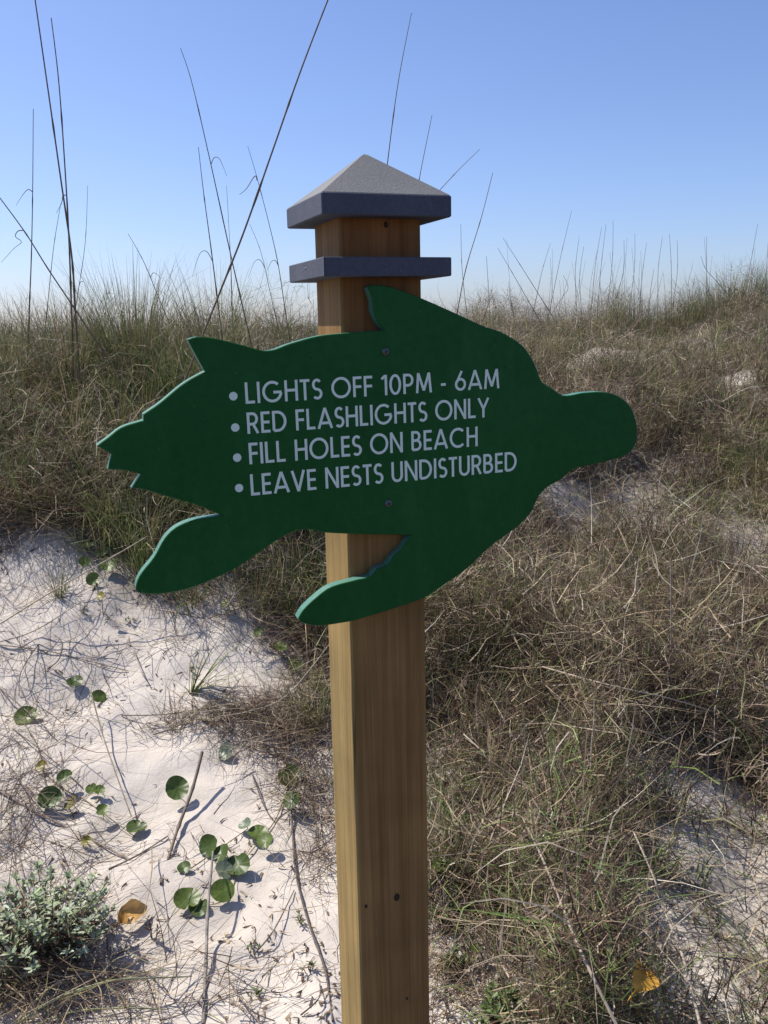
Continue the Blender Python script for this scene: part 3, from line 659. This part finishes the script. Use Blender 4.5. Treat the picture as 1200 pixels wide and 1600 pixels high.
for a, b_, Y in [((830, 478), (778, 388), 8.2), ((848, 470), (786, 372), 8.2), ((862, 470), (893, 330), 9), ((838, 465), (860, 380), 9), ((908, 480), (912, 385), 9.2), ((900, 470), (905, 370), 9.4), ((925, 470), (940, 355), 9.2), ((934, 478), (947, 350), 9), ((950, 470), (958, 345), 9.3), ((962, 470), (975, 375), 9.4), ((985, 470), (992, 365), 9.6), ((1000, 470), (1010, 380), 9.3), ((1028, 470), (1035, 370), 9.4), ((1049, 470), (1046, 365), 9), ((1052, 470), (1058, 375), 9.5), ((1082, 460), (1086, 430), 9.5), ((1104, 450), (1104, 370), 9.2), ((1166, 450), (1184, 350), 9.0), ((1196, 460), (1200, 380), 9.2), ((1120, 440), (1095, 400), 9.1), ((875, 470), (880, 430), 9.2), ((1015, 470), (1022, 420), 9.2), ((765, 490), (760, 400), 8), ((800, 480), (795, 440), 8.5)]:
    mid = ((a[0] + b_[0]) / 2 + rng.normal(0, 3), (a[1] + b_[1]) / 2)
    stalk([a, mid, b_], Y, .0034, .0014, FL, FG, col=(.26, .21, .17))

for i in range(34):
    px = float(np.clip(rng.normal(975, 85), 800, 1195)); tp = rng.uniform(365, 445); Y = rng.uniform(8.8, 10.2); dx = rng.normal(4, 9)
    stalk([(px, 478), (px + dx * .45 + rng.normal(0, 1.5), (478 + tp) / 2), (px + dx, tp)], Y, .0022, .0009, FL, FG, col=(.28, .23, .18))
# tufts on the crest: things of their own
def tuft(px, py, Y, nb_, h0, h1, spread, gfr, label, group, name='grass_tuft', lean=None, wd=(.0016, .004)):
    if Y is None: b = ground(px, py)
    else: b = at_depth(px, py, Y); b[2] = float(hz(b[0], b[1]))
    n = nb_; az = rng.uniform(0, 6.283, n) if lean is None else rng.normal(lean[0], .45, n); rr = np.sqrt(rng.random(n)) * spread
    x = b[0] + rr * np.cos(az); y = b[1] + rr * np.sin(az); r_ = rng.random(n)
    col = np.where((r_ < gfr)[:, None], pick(GREEN, n), np.where((r_ < gfr + .4)[:, None], pick(OLIVE, n) * .85, pick(DRY, n) * .8))
    V, Q, Cc = blades(np.stack([x, y, hz(x, y) - .01], 1), az, np.abs(rng.normal(.12 if lean is None else lean[1], .16 if lean is None else .3, n)), rng.gamma(1.8, .35, n) * (1 if lean is None else .4), rng.uniform(h0, h1, n), rng.uniform(wd[0], wd[1], n), col, 5, True, .08)
    o = obj(name, mesh_np(name, V - b, quads=Q, col=Cc, mat=M_GRASS)); o.location = b
    return tag(o, label, 'grass tuft', group)
TG = 'tufts along the near crest'
for px, Y, nb_, h1, sp, lb in [(20, 4.9, 420, .50, .16, 'loose grass tuft beside the thin upright stem with one bent leaf'), (100, 4.8, 480, .58, .12, 'dark bushy grass tuft around the foot of the knotted pair of stems'),
        (205, 4.9, 620, .66, .16, 'tallest dark grass tuft on the near crest, between the knotted pair and the crossing stems'), (255, 4.9, 420, .50, .14, 'rounded grass tuft with a short bent stem rising out of it'),
        (335, 4.8, 620, .70, .12, 'narrow upright grass tuft where the two crossing stems come up'), (395, 5.0, 320, .42, .14, 'low grass tuft between the crossing stems and the curved stem'),
        (455, 5.0, 420, .46, .15, 'fuzzy grass tuft on the skyline touching the sunlit side of the post'), (700, 6.0, 320, .40, .16, 'short grass tuft at the foot of the single dark stem by the collar')]:
    tuft(px, 520, Y, int(nb_ * .8), h1 * .35, h1 * 1.1, sp, .35, lb, TG, wd=(.0022, .0052))
TL2 = 'bushy tan green grass tuft on the far crest under the row of thin stems'; TG2 = 'tufts along the far crest'
for px, Y, nb_, h1, sp in [(825, 7.6, 420, .5, .2), (860, 8.5, 380, .45, .25), (930, 9.0, 420, .45, .3), (990, 9.2, 420, .45, .3), (1050, 9.2, 380, .45, .3), (780, 7.4, 380, .4, .25), (1230, 9.2, 420, .45, .3)]:
    tuft(px, 500, Y, nb_, h1 * .4, h1, sp, .3, TL2, TG2)
tuft(1140, 480, 9.2, 900, .2, .55, .45, .35, 'widest dense grass tuft crowning the hummock on the far crest', None)
tuft(292, 1088, None, 22, .14, .32, .018, .75, 'small fan of green blades sprouting alone from the bare sand below the rear flippers', None, 'grass_sprout', (.35, .75), (.004, .007))
tuft(225, 912, None, 46, .25, .46, .03, .6, 'tall thin green tuft rising at the sand edge behind the lower rear flipper', None)
tuft(60, 790, None, 160, .12, .36, .10, .8, 'green arching tuft on the foot of the bank above bare sand', None)
tuft(265, 530, 4.4, 160, .2, .4, .08, .95, 'fresh green tuft on the bank behind the turtle upper rear flipper', None)
tuft(1180, 760, None, 160, .2, .4, .12, .7, 'green tuft on the slope past the turtle head, on a line with its chin', None)
tuft(1035, 660, None, 160, .2, .4, .14, .7, 'green tuft on the slope just beyond the tip of the turtle head', None)
tuft(485, 1135, None, 90, .10, .26, .05, .6, 'olive tuft leaning on the sunlit side of the post, at the twig tangle', None)
tuft(455, 965, None, 110, .12, .34, .06, .6, 'green brown tuft between the two lower flippers against the post', None)
tuft(395, 950, None, 90, .12, .30, .06, .4, 'straw coloured tuft at the corner of the bank under the turtle belly', None)
tuft(930, 1230, None, 130, .10, .28, .06, .95, 'fresh bright green grass tuft amid matted dry stems beside the post', None)
tuft(1165, 1200, None, 110, .12, .28, .05, .95, 'bright green grass tuft growing by a bare sand patch in dry stems', None)
tuft(180, 850, None, 120, .15, .34, .05, .9, 'green grass tuft at the top edge of the bare sand by round leaves', None)
tuft(90, 930, None, 40, .08, .2, .03, .7, 'thin low green tuft standing in the sand at the foot of the bank', None)
tuft(870, 1000, None, 170, .2, .42, .09, .55, 'olive green grass tuft below the turtle front flipper, leaning over dry stems', None)
tuft(730, 1010, None, 260, .2, .45, .12, .5, 'thick green and straw grass tuft close beside the wooden post', None)

# fallen stalks, twigs and runners: laid on the ground through photo pixels
def lying(name, pix, lift, r0, r1, col, label, cat, group=None, n=30, anchor=True):
    P = []
    for i, pq in enumerate(pix):
        g_ = ground(pq[0], pq[1]); l_ = pq[2] if len(pq) > 2 else lift
        if l_ > .01:                                   # lifted points keep the same line of sight
            d = ray(pq[0], pq[1]); t = np.linalg.norm(g_ - EYEP); back = l_ / max(-d[2], .12); g_ = EYEP + d * (t - min(back, .4))
        else: g_ = g_ + np.array([0, 0, l_])
        P.append(g_)
    c_ = curve(P, n); b = c_[0].copy()
    V, q_ = tube(c_, r0, r1, 6, ((.3, r0 * .4), (.62, r0 * .4)))
    o = obj(name, mesh_np(name, V - b, quads=q_, col=np.tile(np.array(col), (len(V), 1)) * np.repeat(rng.uniform(.93, 1.07, (n, 1)), 6, 0), mat=M_STEM, smooth=True)); o.location = b
    return tag(o, label, cat, group)
STRAW = (.40, .34, .26); TWIG = (.13, .10, .08); PALE = (.36, .30, .235); GRN = (.15, .18, .07)
lying('stick', [(316, 1175, .05), (300, 1235, .03), (276, 1300, .012), (252, 1388, .004)], .01, .0052, .0042, (.16, .125, .10), 'dark bare stick standing out of the open sand beside a round leaf', 'stick')
lying('upright_stalk', [(318, 1600, .0), (322, 1500, .02), (325, 1420, .05), (333, 1330, .08)], .02, .0048, .0028, (.25, .22, .19), 'grey upright dry stem beside the clump of round leaves', 'stalk')
lying('fallen_stalk', [(815, 1275, .22), (846, 1338, .25), (872, 1400, .20), (910, 1492, .23), (965, 1605, .18)], .05, .0024, .0036, PALE, 'long pale straw stalk fallen over the dry mat towards the yellow leaf', 'stalk')
lying('fallen_stalk', [(990, 1300, .20), (1022, 1372, .24), (1036, 1418, .19), (1066, 1492, .22), (1095, 1605, .18)], .05, .0020, .0034, PALE, 'long pale stalk fallen over the dry mat beyond the yellow leaf', 'stalk')
stalk([(1048, 1080), (1049, 1000), (1048, 878)], float(ground(1048, 1080)[1]) - .1, .0032, .0020, 'thin straight pale stalk standing upright out of the dry mat', None, col=PALE)
lying('fallen_stalk', [(848, 1042, .22), (950, 1070, .24), (1040, 1090, .22), (1115, 1112, .2)], .05, .0026, .0018, PALE, 'pale forked stalk lying across the mat at the foot of the upright stalk', 'stalk')
lying('bent_blade', [(900, 1010, .16), (950, 990, .24), (1010, 978, .28), (1060, 976, .24)], .05, .0028, .0012, (.32, .31, .17), 'arched olive blade sweeping through dry mat towards the upright stalk', 'grass blade')
lying('bent_blade', [(862, 920, .16), (890, 895, .25), (935, 880, .28), (975, 884, .22)], .05, .0028, .0012, (.32, .31, .15), 'arched yellow green blade under the turtle chin', 'grass blade')
lying('twig', [(905, 545, .1), (878, 575, .2), (850, 602, .25)], .05, .0060, .0040, PALE, 'pale bare twig poking out behind the turtle neck', 'twig')
lying('runner_stem', [(-10, 1236, .01), (60, 1275, .008), (150, 1320, .006), (262, 1378, .004)], .006, .0040, .0028, (.28, .23, .19), 'long grey runner stem crossing the sand behind the silvery bush', 'stem')
lying('runner_stem', [(170, 1362, .004), (215, 1340, .006), (262, 1312, .006)], .006, .0028, .0020, (.22, .18, .15), 'short runner crossing over the long grey runner behind the silvery bush', 'stem')
lying('curved_stem', [(142, 1080, .05), (158, 1140, .04), (178, 1200, .03), (205, 1275, .03)], .02, .0022, .0018, (.24, .20, .13), 'thin arched stem reaching down to a round leaf on open sand', 'stem')
lying('vine', [(455, 1262, .01), (462, 1360, .006), (480, 1440, .006), (508, 1520, .006), (520, 1600, .004)], .006, .0034, .0026, (.11, .09, .08), 'dark vine trailing down the sand alongside the wooden post', 'vine')
lying('bent_blade', [(20, 1605, .0), (90, 1560, .05), (170, 1533, .07), (240, 1528, .05), (300, 1532, .01)], .03, .0030, .0012, (.26, .28, .15), 'long pale green blade arching over the litter under the silvery bush', 'grass blade')
lying('bent_blade', [(40, 1612, .0), (110, 1582, .03), (190, 1575, .03), (260, 1583, .005)], .02, .0026, .0012, (.24, .25, .13), 'lower pale green blade lying over the litter near the silvery bush', 'grass blade')
lying('fallen_stalk', [(30, 1600, .01), (70, 1550, .04), (100, 1530, .04)], .02, .0034, .0020, (.42, .33, .21), 'short tan stalk propped under the silvery bush', 'stalk')
lying('fallen_stalk', [(0, 975, .03), (80, 925, .05), (190, 862, .08), (230, 838, .10)], .03, .0028, .0016, STRAW, 'long straw stem slanting over the sand towards the green edge tuft', 'stalk')
lying('fallen_stalk', [(-5, 1010, .01), (55, 985, .02), (130, 938, .05)], .03, .0024, .0014, (.30, .25, .20), 'thin dark stem lying below the long slanting straw stem', 'stalk')
lying('runner_stem', [(0, 1012, .006), (70, 1022, .006), (130, 1035, .006), (200, 1050, .004)], .006, .0022, .0014, (.18, .15, .12), 'thin runner half buried in the sand below the bank', 'stem')
lying('curved_stem', [(75, 1052, .01), (92, 1030, .02), (97, 1005, .03), (85, 992, .02)], .01, .0022, .0014, TWIG, 'small hooked dark twig on the sand below the bank', 'twig')
lying('fallen_stalk', [(340, 1120, .03), (395, 1110, .04), (450, 1085, .05), (520, 1000, .1)], .03, .0024, .0016, STRAW, 'straw stem leaning from the sprout towards the post', 'stalk')
RG = ('thin pale green runner linking round leaves on the sand', 'stem', 'leaf runners on the sand')
for pts_ in ([(65, 1200), (100, 1222), (128, 1240), (158, 1268), (214, 1300)], [(133, 884), (150, 900), (160, 934)], [(41, 1125), (60, 1165), (78, 1250), (111, 1258), (135, 1318)], [(452, 1216), (430, 1275), (405, 1310), (372, 1358), (350, 1396), (300, 1412)], [(438, 1016), (462, 1042), (508, 1080)], [(288, 1360), (330, 1330), (385, 1292)]):
    lying('leaf_runner', [(a_ + rng.normal(0, 3), c__ + 10 + rng.normal(0, 3), .006) for a_, c__ in pts_], .006, .0017, .0012, (.20, .17, .08), *RG)
for a, b_, cc_ in [((320, 1130), (400, 1165), TWIG), ((240, 1150), (285, 1142), TWIG), ((330, 1105), (420, 1175), (.3, .25, .2)), ((190, 1120), (300, 1115), TWIG), ((430, 1000), (470, 1080), (.3, .26, .2)), ((385, 1170), (470, 1195), TWIG), ((410, 1140), (505, 1175), STRAW), ((20, 1140), (130, 1235), (.2, .17, .14)), ((10, 1190), (120, 1290), (.2, .17, .14)), ((0, 1080), (90, 1160), (.2, .17, .14)), ((440, 1120), (515, 1230), TWIG), ((210, 1020), (235, 1075), STRAW), ((395, 1500), (460, 1395), TWIG), ((250, 1600), (330, 1530), (.2, .16, .13)), ((360, 1540), (430, 1600), (.2, .16, .13)), ((470, 1590), (500, 1540), TWIG), ((60, 1010), (30, 1090), (.2, .17, .14)), ((395, 1215), (430, 1290), TWIG)]:
    mx_ = ((a[0] + b_[0]) / 2 + rng.normal(0, 8), (a[1] + b_[1]) / 2 + rng.normal(0, 6), .02)
    lying('fallen_twig', [(a[0], a[1], .004), mx_, (b_[0], b_[1], .004)], .005, .0021, .0013, cc_, 'thin short twig lying loose on the pale sand', 'twig', 'loose twigs on the sand', n=12)

# ------------------------------------------------------------------ round pennywort leaves
def round_leaf(seed, notch):
    r = np.random.default_rng(seed); n_ = 40; rings = [0.06, .3, .58, .82, 1.0]; V = [(0, 0, 0)]; ph = r.uniform(0, 6.28, 3)
    for q_, f in enumerate(rings):
        for i in range(n_):
            a = 2 * math.pi * i / n_
            e = 1 + (.010 * math.cos(11 * a + ph[0]) + .05 * math.cos(2 * a + ph[1])) * f
            d = abs((a - 1.5 * math.pi + math.pi) % (2 * math.pi) - math.pi); e *= 1 - notch * math.exp(-(d / .22) ** 2) * f
            z = .20 * f * f - .02 * f * math.cos(11 * a + ph[0]) * f + .10 * f * f * math.cos(2 * a + ph[2]) + .05 * f * math.cos(3 * a + ph[1])
            V.append((.5 * f * e * math.cos(a), .5 * f * e * math.sin(a), .5 * z))
    T_ = [(0, 1 + i, 1 + (i + 1) % n_) for i in range(n_)]
    Q_ = [(1 + q_ * n_ + i, 1 + (q_ + 1) * n_ + i, 1 + (q_ + 1) * n_ + (i + 1) % n_, 1 + q_ * n_ + (i + 1) % n_) for q_ in range(len(rings) - 1) for i in range(n_)]
    return np.array(V), np.array(Q_), np.array(T_)
def penny_mat(name, c0, c1):
    m_, n, l, b = newmat(name)
    tc = N(n, 'ShaderNodeTexCoord'); sp = N(n, 'ShaderNodeSeparateXYZ'); l.new(tc.outputs['Object'], sp.inputs[0])
    at = N(n, 'ShaderNodeMath', operation='ARCTAN2'); l.new(sp.outputs[0], at.inputs[0]); l.new(sp.outputs[1], at.inputs[1])
    mu = N(n, 'ShaderNodeMath', operation='MULTIPLY'); l.new(at.outputs[0], mu.inputs[0]); mu.inputs[1].default_value = 11
    co = N(n, 'ShaderNodeMath', operation='COSINE'); l.new(mu.outputs[0], co.inputs[0])
    r = ramp(n, [(.90, (0, 0, 0)), (1.0, (1, 1, 1))]); l.new(co.outputs[0], r.inputs[0])
    ns = N(n, 'ShaderNodeTexNoise'); ns.inputs['Scale'].default_value = 6; ns.inputs['Detail'].default_value = 5; l.new(tc.outputs['Object'], ns.inputs[0])
    rc = ramp(n, [(.35, c0), (.7, c1)]); l.new(ns.outputs[0], rc.inputs[0])
    mx = N(n, 'ShaderNodeMix', data_type='RGBA'); ml = N(n, 'ShaderNodeMath', operation='MULTIPLY'); l.new(r.outputs[0], ml.inputs[0]); ml.inputs[1].default_value = .18
    l.new(ml.outputs[0], mx.inputs[0]); l.new(rc.outputs[0], mx.inputs[6]); mx.inputs[7].default_value = (c1[0] * 1.8, c1[1] * 1.6, c1[2] * 1.5, 1)
    l.new(mx.outputs[2], b.inputs['Base Color']); b.inputs['Roughness'].default_value = .42; b.inputs['Specular IOR Level'].default_value = .4
    tr = N(n, 'ShaderNodeBsdfTranslucent'); l.new(mx.outputs[2], tr.inputs[0]); ms = N(n, 'ShaderNodeMixShader'); ms.inputs[0].default_value = .25
    l.new(b.outputs[0], ms.inputs[1]); l.new(tr.outputs[0], ms.inputs[2]); l.new(ms.outputs[0], n['Material Output'].inputs[0])
    return m_
PM = {'g': penny_mat('round_leaf_green', (.080, .125, .022), (.125, .175, .035)), 'd': penny_mat('round_leaf_dark', (.048, .085, .016), (.078, .12, .024)),
      'p': penny_mat('round_leaf_pale', (.13, .17, .11), (.2, .25, .17)), 'y': penny_mat('round_leaf_yellow', (.20, .19, .03), (.30, .25, .05)), 'b': penny_mat('round_leaf_brown', (.13, .12, .03), (.2, .16, .05))}
_lm = {}
def leaf_mesh(v, kind):
    if (v, kind) not in _lm:
        V, Q_, T_ = round_leaf(v, (.0, .35, .5, .25, .1)[v % 5])
        _lm[(v, kind)] = mesh_np('leaf_blade', V, quads=Q_, tris=T_, mat=PM[kind], smooth=True)
    return _lm[(v, kind)]
def pennywort(px, py, wpx, kind, v, label, group, lift=None, tilt=None):
    g_ = ground(px, py); dep = (g_ - EYEP) @ _fw
    dia = wpx / F_PX * dep
    lf_ = lift if lift is not None else rng.uniform(.009, .030)
    d = ray(px, py); t = np.linalg.norm(g_ - EYEP) - lf_ / -d[2]
    c_ = EYEP + d * t; dia = wpx / F_PX * ((c_ - EYEP) @ _fw)
    base = np.array([c_[0] + rng.normal(0, .008), c_[1] + .01 + rng.normal(0, .008), 0]); base[2] = float(hz(base[0], base[1]))
    root = empty('pennywort_leaf', base); tag(root, label, 'leaf', group)
    o = obj('leaf_blade', leaf_mesh(v, kind), root)
    tl = tilt if tilt is not None else rng.normal(30, 15)
    nrm = (Matrix.Rotation(rng.normal(0, .45), 3, 'Z') @ Vector((0, -math.sin(R(tl)), math.cos(R(tl)))))
    o.rotation_mode = 'QUATERNION'; o.rotation_quaternion = nrm.to_track_quat('Z', 'Y') @ Matrix.Rotation(rng.uniform(0, 6.28), 3, 'Z').to_quaternion()
    o.location = Vector(c_ - base); o.scale = (dia, dia, dia)
    top = c_ - base; V, q_ = tube(curve([(0, 0, -.02), (top[0] * .3, top[1] * .3 + .004, top[2] * .5), top * .97], 8), .0013, .0011, 5)
    obj('leaf_stalk', mesh_np('leaf_stalk', V, quads=q_, col=np.tile(np.array([.16, .17, .07]), (len(V), 1)), mat=M_LEAF, smooth=True), root)
A1 = ('small round green leaf in the cluster at the top edge of the sand', 'round leaves at the top edge of the sand')
A2 = ('round leaf in the clump around the grey upright dry stem', 'round leaf clump at the dry stem')
A3 = ('round green leaf in the row trailing over sand above the silvery bush', 'round leaves above the silvery bush')
A4 = ('round leaf half hidden in the dry stems against the post', 'round leaves beside the post')
A5 = ('green leaf poking through dry stems beyond the post', 'leaves in the dry mat')
for i, (px, py, wp, k, L2) in enumerate([(133, 878, 21, 'g', A1), (139, 851, 18, 'g', A1), (170, 884, 30, 'g', A1), (145, 905, 23, 'g', A1), (158, 931, 15, 'y', A1), (160, 864, 17, 'g', A1),
    (438, 1012, 28, 'g', A4), (461, 1038, 29, 'g', A4), (506, 1074, 26, 'g', A4), (353, 942, 20, 'g', A4), (403, 988, 16, 'g', A4), (452, 1212, 40, 'd', A4), (457, 1250, 32, 'd', A4),
    (154, 1089, 25, 'g', ('lone bright round leaf on the sand near a thin arched stem', None)), (41, 1120, 40, 'g', ('large round leaf in the runners at the side of the sand', None)), (117, 1065, 26, 'd', ('ragged dark round leaf on the sand below the bank', None)),
    (353, 1175, 30, 'p', ('grey green round leaf beside the tangle of twigs by the sprout', None)),
    (65, 1196, 19, 'y', A3), (101, 1214, 26, 'd', A3), (78, 1247, 40, 'd', A3), (111, 1255, 26, 'b', A3), (143, 1232, 19, 'g', A3), (155, 1235, 20, 'g', A3), (160, 1266, 23, 'g', A3), (135, 1314, 18, 'y', A3),
    (277, 1232, 41, 'd', ('single large dark round leaf beside the stick on open sand', None)), (214, 1293, 34, 'd', ('round leaf tilted above its own shadow at the end of an arched stem', None)), (288, 1356, 24, 'd', ('small round leaf alone on sand between stick and leaf clump', None)),
    (383, 1288, 24, 'p', A2), (403, 1303, 36, 'g', A2), (415, 1314, 30, 'g', A2), (327, 1322, 40, 'd', A2), (346, 1335, 36, 'd', A2), (372, 1352, 44, 'd', A2), (350, 1360, 32, 'p', A2), (348, 1392, 40, 'g', A2), (292, 1405, 44, 'g', A2), (311, 1417, 34, 'd', A2),
    (925, 1490, 34, 'g', A5), (902, 1588, 42, 'd', A5), (690, 1352, 38, 'd', A5), (708, 1390, 22, 'd', A5), (745, 1482, 22, 'd', A5), (800, 1556, 26, 'g', A5)]):
    pennywort(px, py, wp * .92, k, i % 5, L2[0], L2[1])

# ------------------------------------------------------------------ silvery bush and low weeds
def leafy(name, px, py, radius, hgt, nst, nlf, ls, pal, label, mat, dead=.0, group=None, cat='bush'):
    b = ground(px, py); root = empty(name, b); tag(root, label, cat, group)
    SV, SQ, LV, LQ, LC = [], [], [], [], []; so = 0; lo = 0
    for s in range(nst):
        az = rng.uniform(0, 6.283); rr = math.sqrt(rng.random()); top = np.array([rr * radius * math.cos(az), rr * radius * math.sin(az), hgt * (1.05 - .5 * rr ** 2) * rng.uniform(.55, 1.15)])
        x0 = top[:2] * .25
        gz = float(hz(b[0] + x0[0], b[1] + x0[1])) - b[2]
        path = curve([(x0[0], x0[1], gz - .02), (top[0] * .6, top[1] * .6, top[2] * .55), top], 7)
        V, q_ = tube(path, .0016, .0009, 4); SV.append(V); SQ.append(q_ + so); so += len(V)
        for k_ in range(nlf):
            f = 1 - rng.random() ** 1.6 * .75; p = path[0] + (0 if False else 0); u = f * (len(path) - 1); i = min(int(u), len(path) - 2); p = path[i] + (path[i + 1] - path[i]) * (u - i)
            a = rng.uniform(0, 6.283); el = rng.uniform(.1, 1.1); d = np.array([math.cos(a) * math.cos(el), math.sin(a) * math.cos(el), math.sin(el)])
            sd_ = np.cross(d, [0, 0, 1.]); sd_ /= np.linalg.norm(sd_); nn = np.cross(sd_, d); L0 = ls * rng.uniform(.6, 1.25); w0 = L0 * rng.uniform(.3, .45)
            q0 = [p, p + d * L0 * .35 + sd_ * w0 * .45 + nn * L0 * .03, p + d * L0 * .75 + sd_ * w0 * .4 - nn * L0 * .02, p + d * L0 - nn * L0 * .08, p + d * L0 * .75 - sd_ * w0 * .4 - nn * L0 * .02, p + d * L0 * .35 - sd_ * w0 * .45 + nn * L0 * .03]
            LV += q0; LQ += [(lo, lo + 1, lo + 2, lo + 3), (lo, lo + 3, lo + 4, lo + 5)]; lo += 6
            c_ = pal[rng.integers(len(pal))] * rng.uniform(.75, 1.25)
            if rng.random() < dead * (1.6 - 1.5 * f): c_ = BROWN[rng.integers(4)] * rng.uniform(.8, 1.4)
            LC += [c_] * 6
    V = np.concatenate(SV); tag(obj('stems', mesh_np('stems', V, quads=np.concatenate(SQ), col=np.tile(np.array([.13, .11, .08]), (len(V), 1)), mat=M_STEM), root), kind='stuff')
    tag(obj('foliage', mesh_np('foliage', np.array(LV), quads=np.array(LQ), col=np.array(LC), mat=mat), root), kind='stuff')
SILV = np.array([[.36, .41, .29], [.44, .49, .36], [.28, .34, .20], [.31, .38, .19]])
WEED = np.array([[.13, .19, .06], [.17, .22, .08], [.11, .16, .06]])
leafy('silvery_bush', 78, 1500, .17, .20, 95, 30, .019, SILV, 'low bush with small silvery grey green leaves on the sand', M_BUSH, .5)
leafy('silvery_sprig', 8, 1560, .06, .10, 22, 24, .015, SILV, 'small sprig of silvery leaves next to the larger silvery bush', M_BUSH, .4, cat='plant')
WL = ('low fleshy green weed on the sand close to the post', 'low weeds beside the post')
for px, py, r_, h_, ns in [(700, 1455, .05, .06, 14), (715, 1520, .04, .05, 14), (770, 1590, .06, .06, 20), (790, 1600, .05, .06, 14), (700, 1330, .05, .08, 14)]:
    leafy('low_weed', px, py, r_, h_, ns, 12, .017, WEED, WL[0], M_LEAF, .1, WL[1], 'weed')
for px, py in [(395, 1490), (470, 1440), (400, 1560), (480, 1520), (300, 1050), (130, 960), (205, 975)]:
    leafy('sand_seedling', px, py, .02, .02, 4, 6, .012, WEED, 'tiny wispy seedling sprouting from bare sand', M_LEAF, .5, 'tiny seedlings on the sand', 'seedling')
leafy('dry_sprig', 240, 1470, .03, .05, 5, 5, .014, BROWN, 'dry brown sprig between silvery bush and leaf clump', M_STEM, 0, None, 'sprig')

# yellow dead leaves, curled
def dead_leaf(px, py, wpx, ang, label, c0, c1, lift=.0):
    b = ground(px, py); d_ = ray(px, py); b = b - d_ * (lift / -d_[2]); dia = wpx / F_PX * ((b - EYEP) @ _fw); n_ = 9; V = []; col = []
    for i in range(n_):
        f = i / (n_ - 1)
        for j in range(5):
            s = (j - 2) / 2; wd = .42 * math.sin(math.pi * min(1, f * .95 + .05)) ** .7 * (1 + .15 * math.sin(9 * f + s))
            V.append(((f - .5) * 1.1, s * wd, .10 + .30 * s * s * wd * 2 + .18 * math.sin(f * 5) + .06 * math.sin(7 * f + 3 * s))); col.append(np.array(c0) * (1 - f) + np.array(c1) * f)
    Q_ = [(i * 5 + j, i * 5 + j + 1, i * 5 + 5 + j + 1, i * 5 + 5 + j) for i in range(n_ - 1) for j in range(4)]
    root = empty('dead_leaf', b); tag(root, label, 'leaf')
    o = obj('leaf_blade', mesh_np('leaf_blade', np.array(V), quads=Q_, col=np.array(col), mat=M_LEAF, smooth=True), root)
    o.scale = (dia, dia, dia); o.rotation_euler = (R(35), R(-15), ang); o.location = (0, 0, .018)
    pth = np.array([(-.55, 0, .1), (-.75, .03, .02), (-.9, .02, -.12)]); V, q_ = tube(curve(pth, 6), .025, .02, 5)
    o2 = obj('leaf_stalk', mesh_np('leaf_stalk', V, quads=q_, col=np.tile(np.array(c0), (len(V), 1)), mat=M_LEAF), root); o2.scale = o.scale; o2.rotation_euler = o.rotation_euler; o2.location = o.location
dead_leaf(210, 1442, 42, .6, 'curled orange yellow dead leaf on sand beside the silvery bush', (.50, .26, .06), (.55, .36, .14))
dead_leaf(998, 1540, 52, 1.0, 'curled amber dead leaf caught in the dry stems', (.56, .30, .04), (.50, .27, .05), .2)
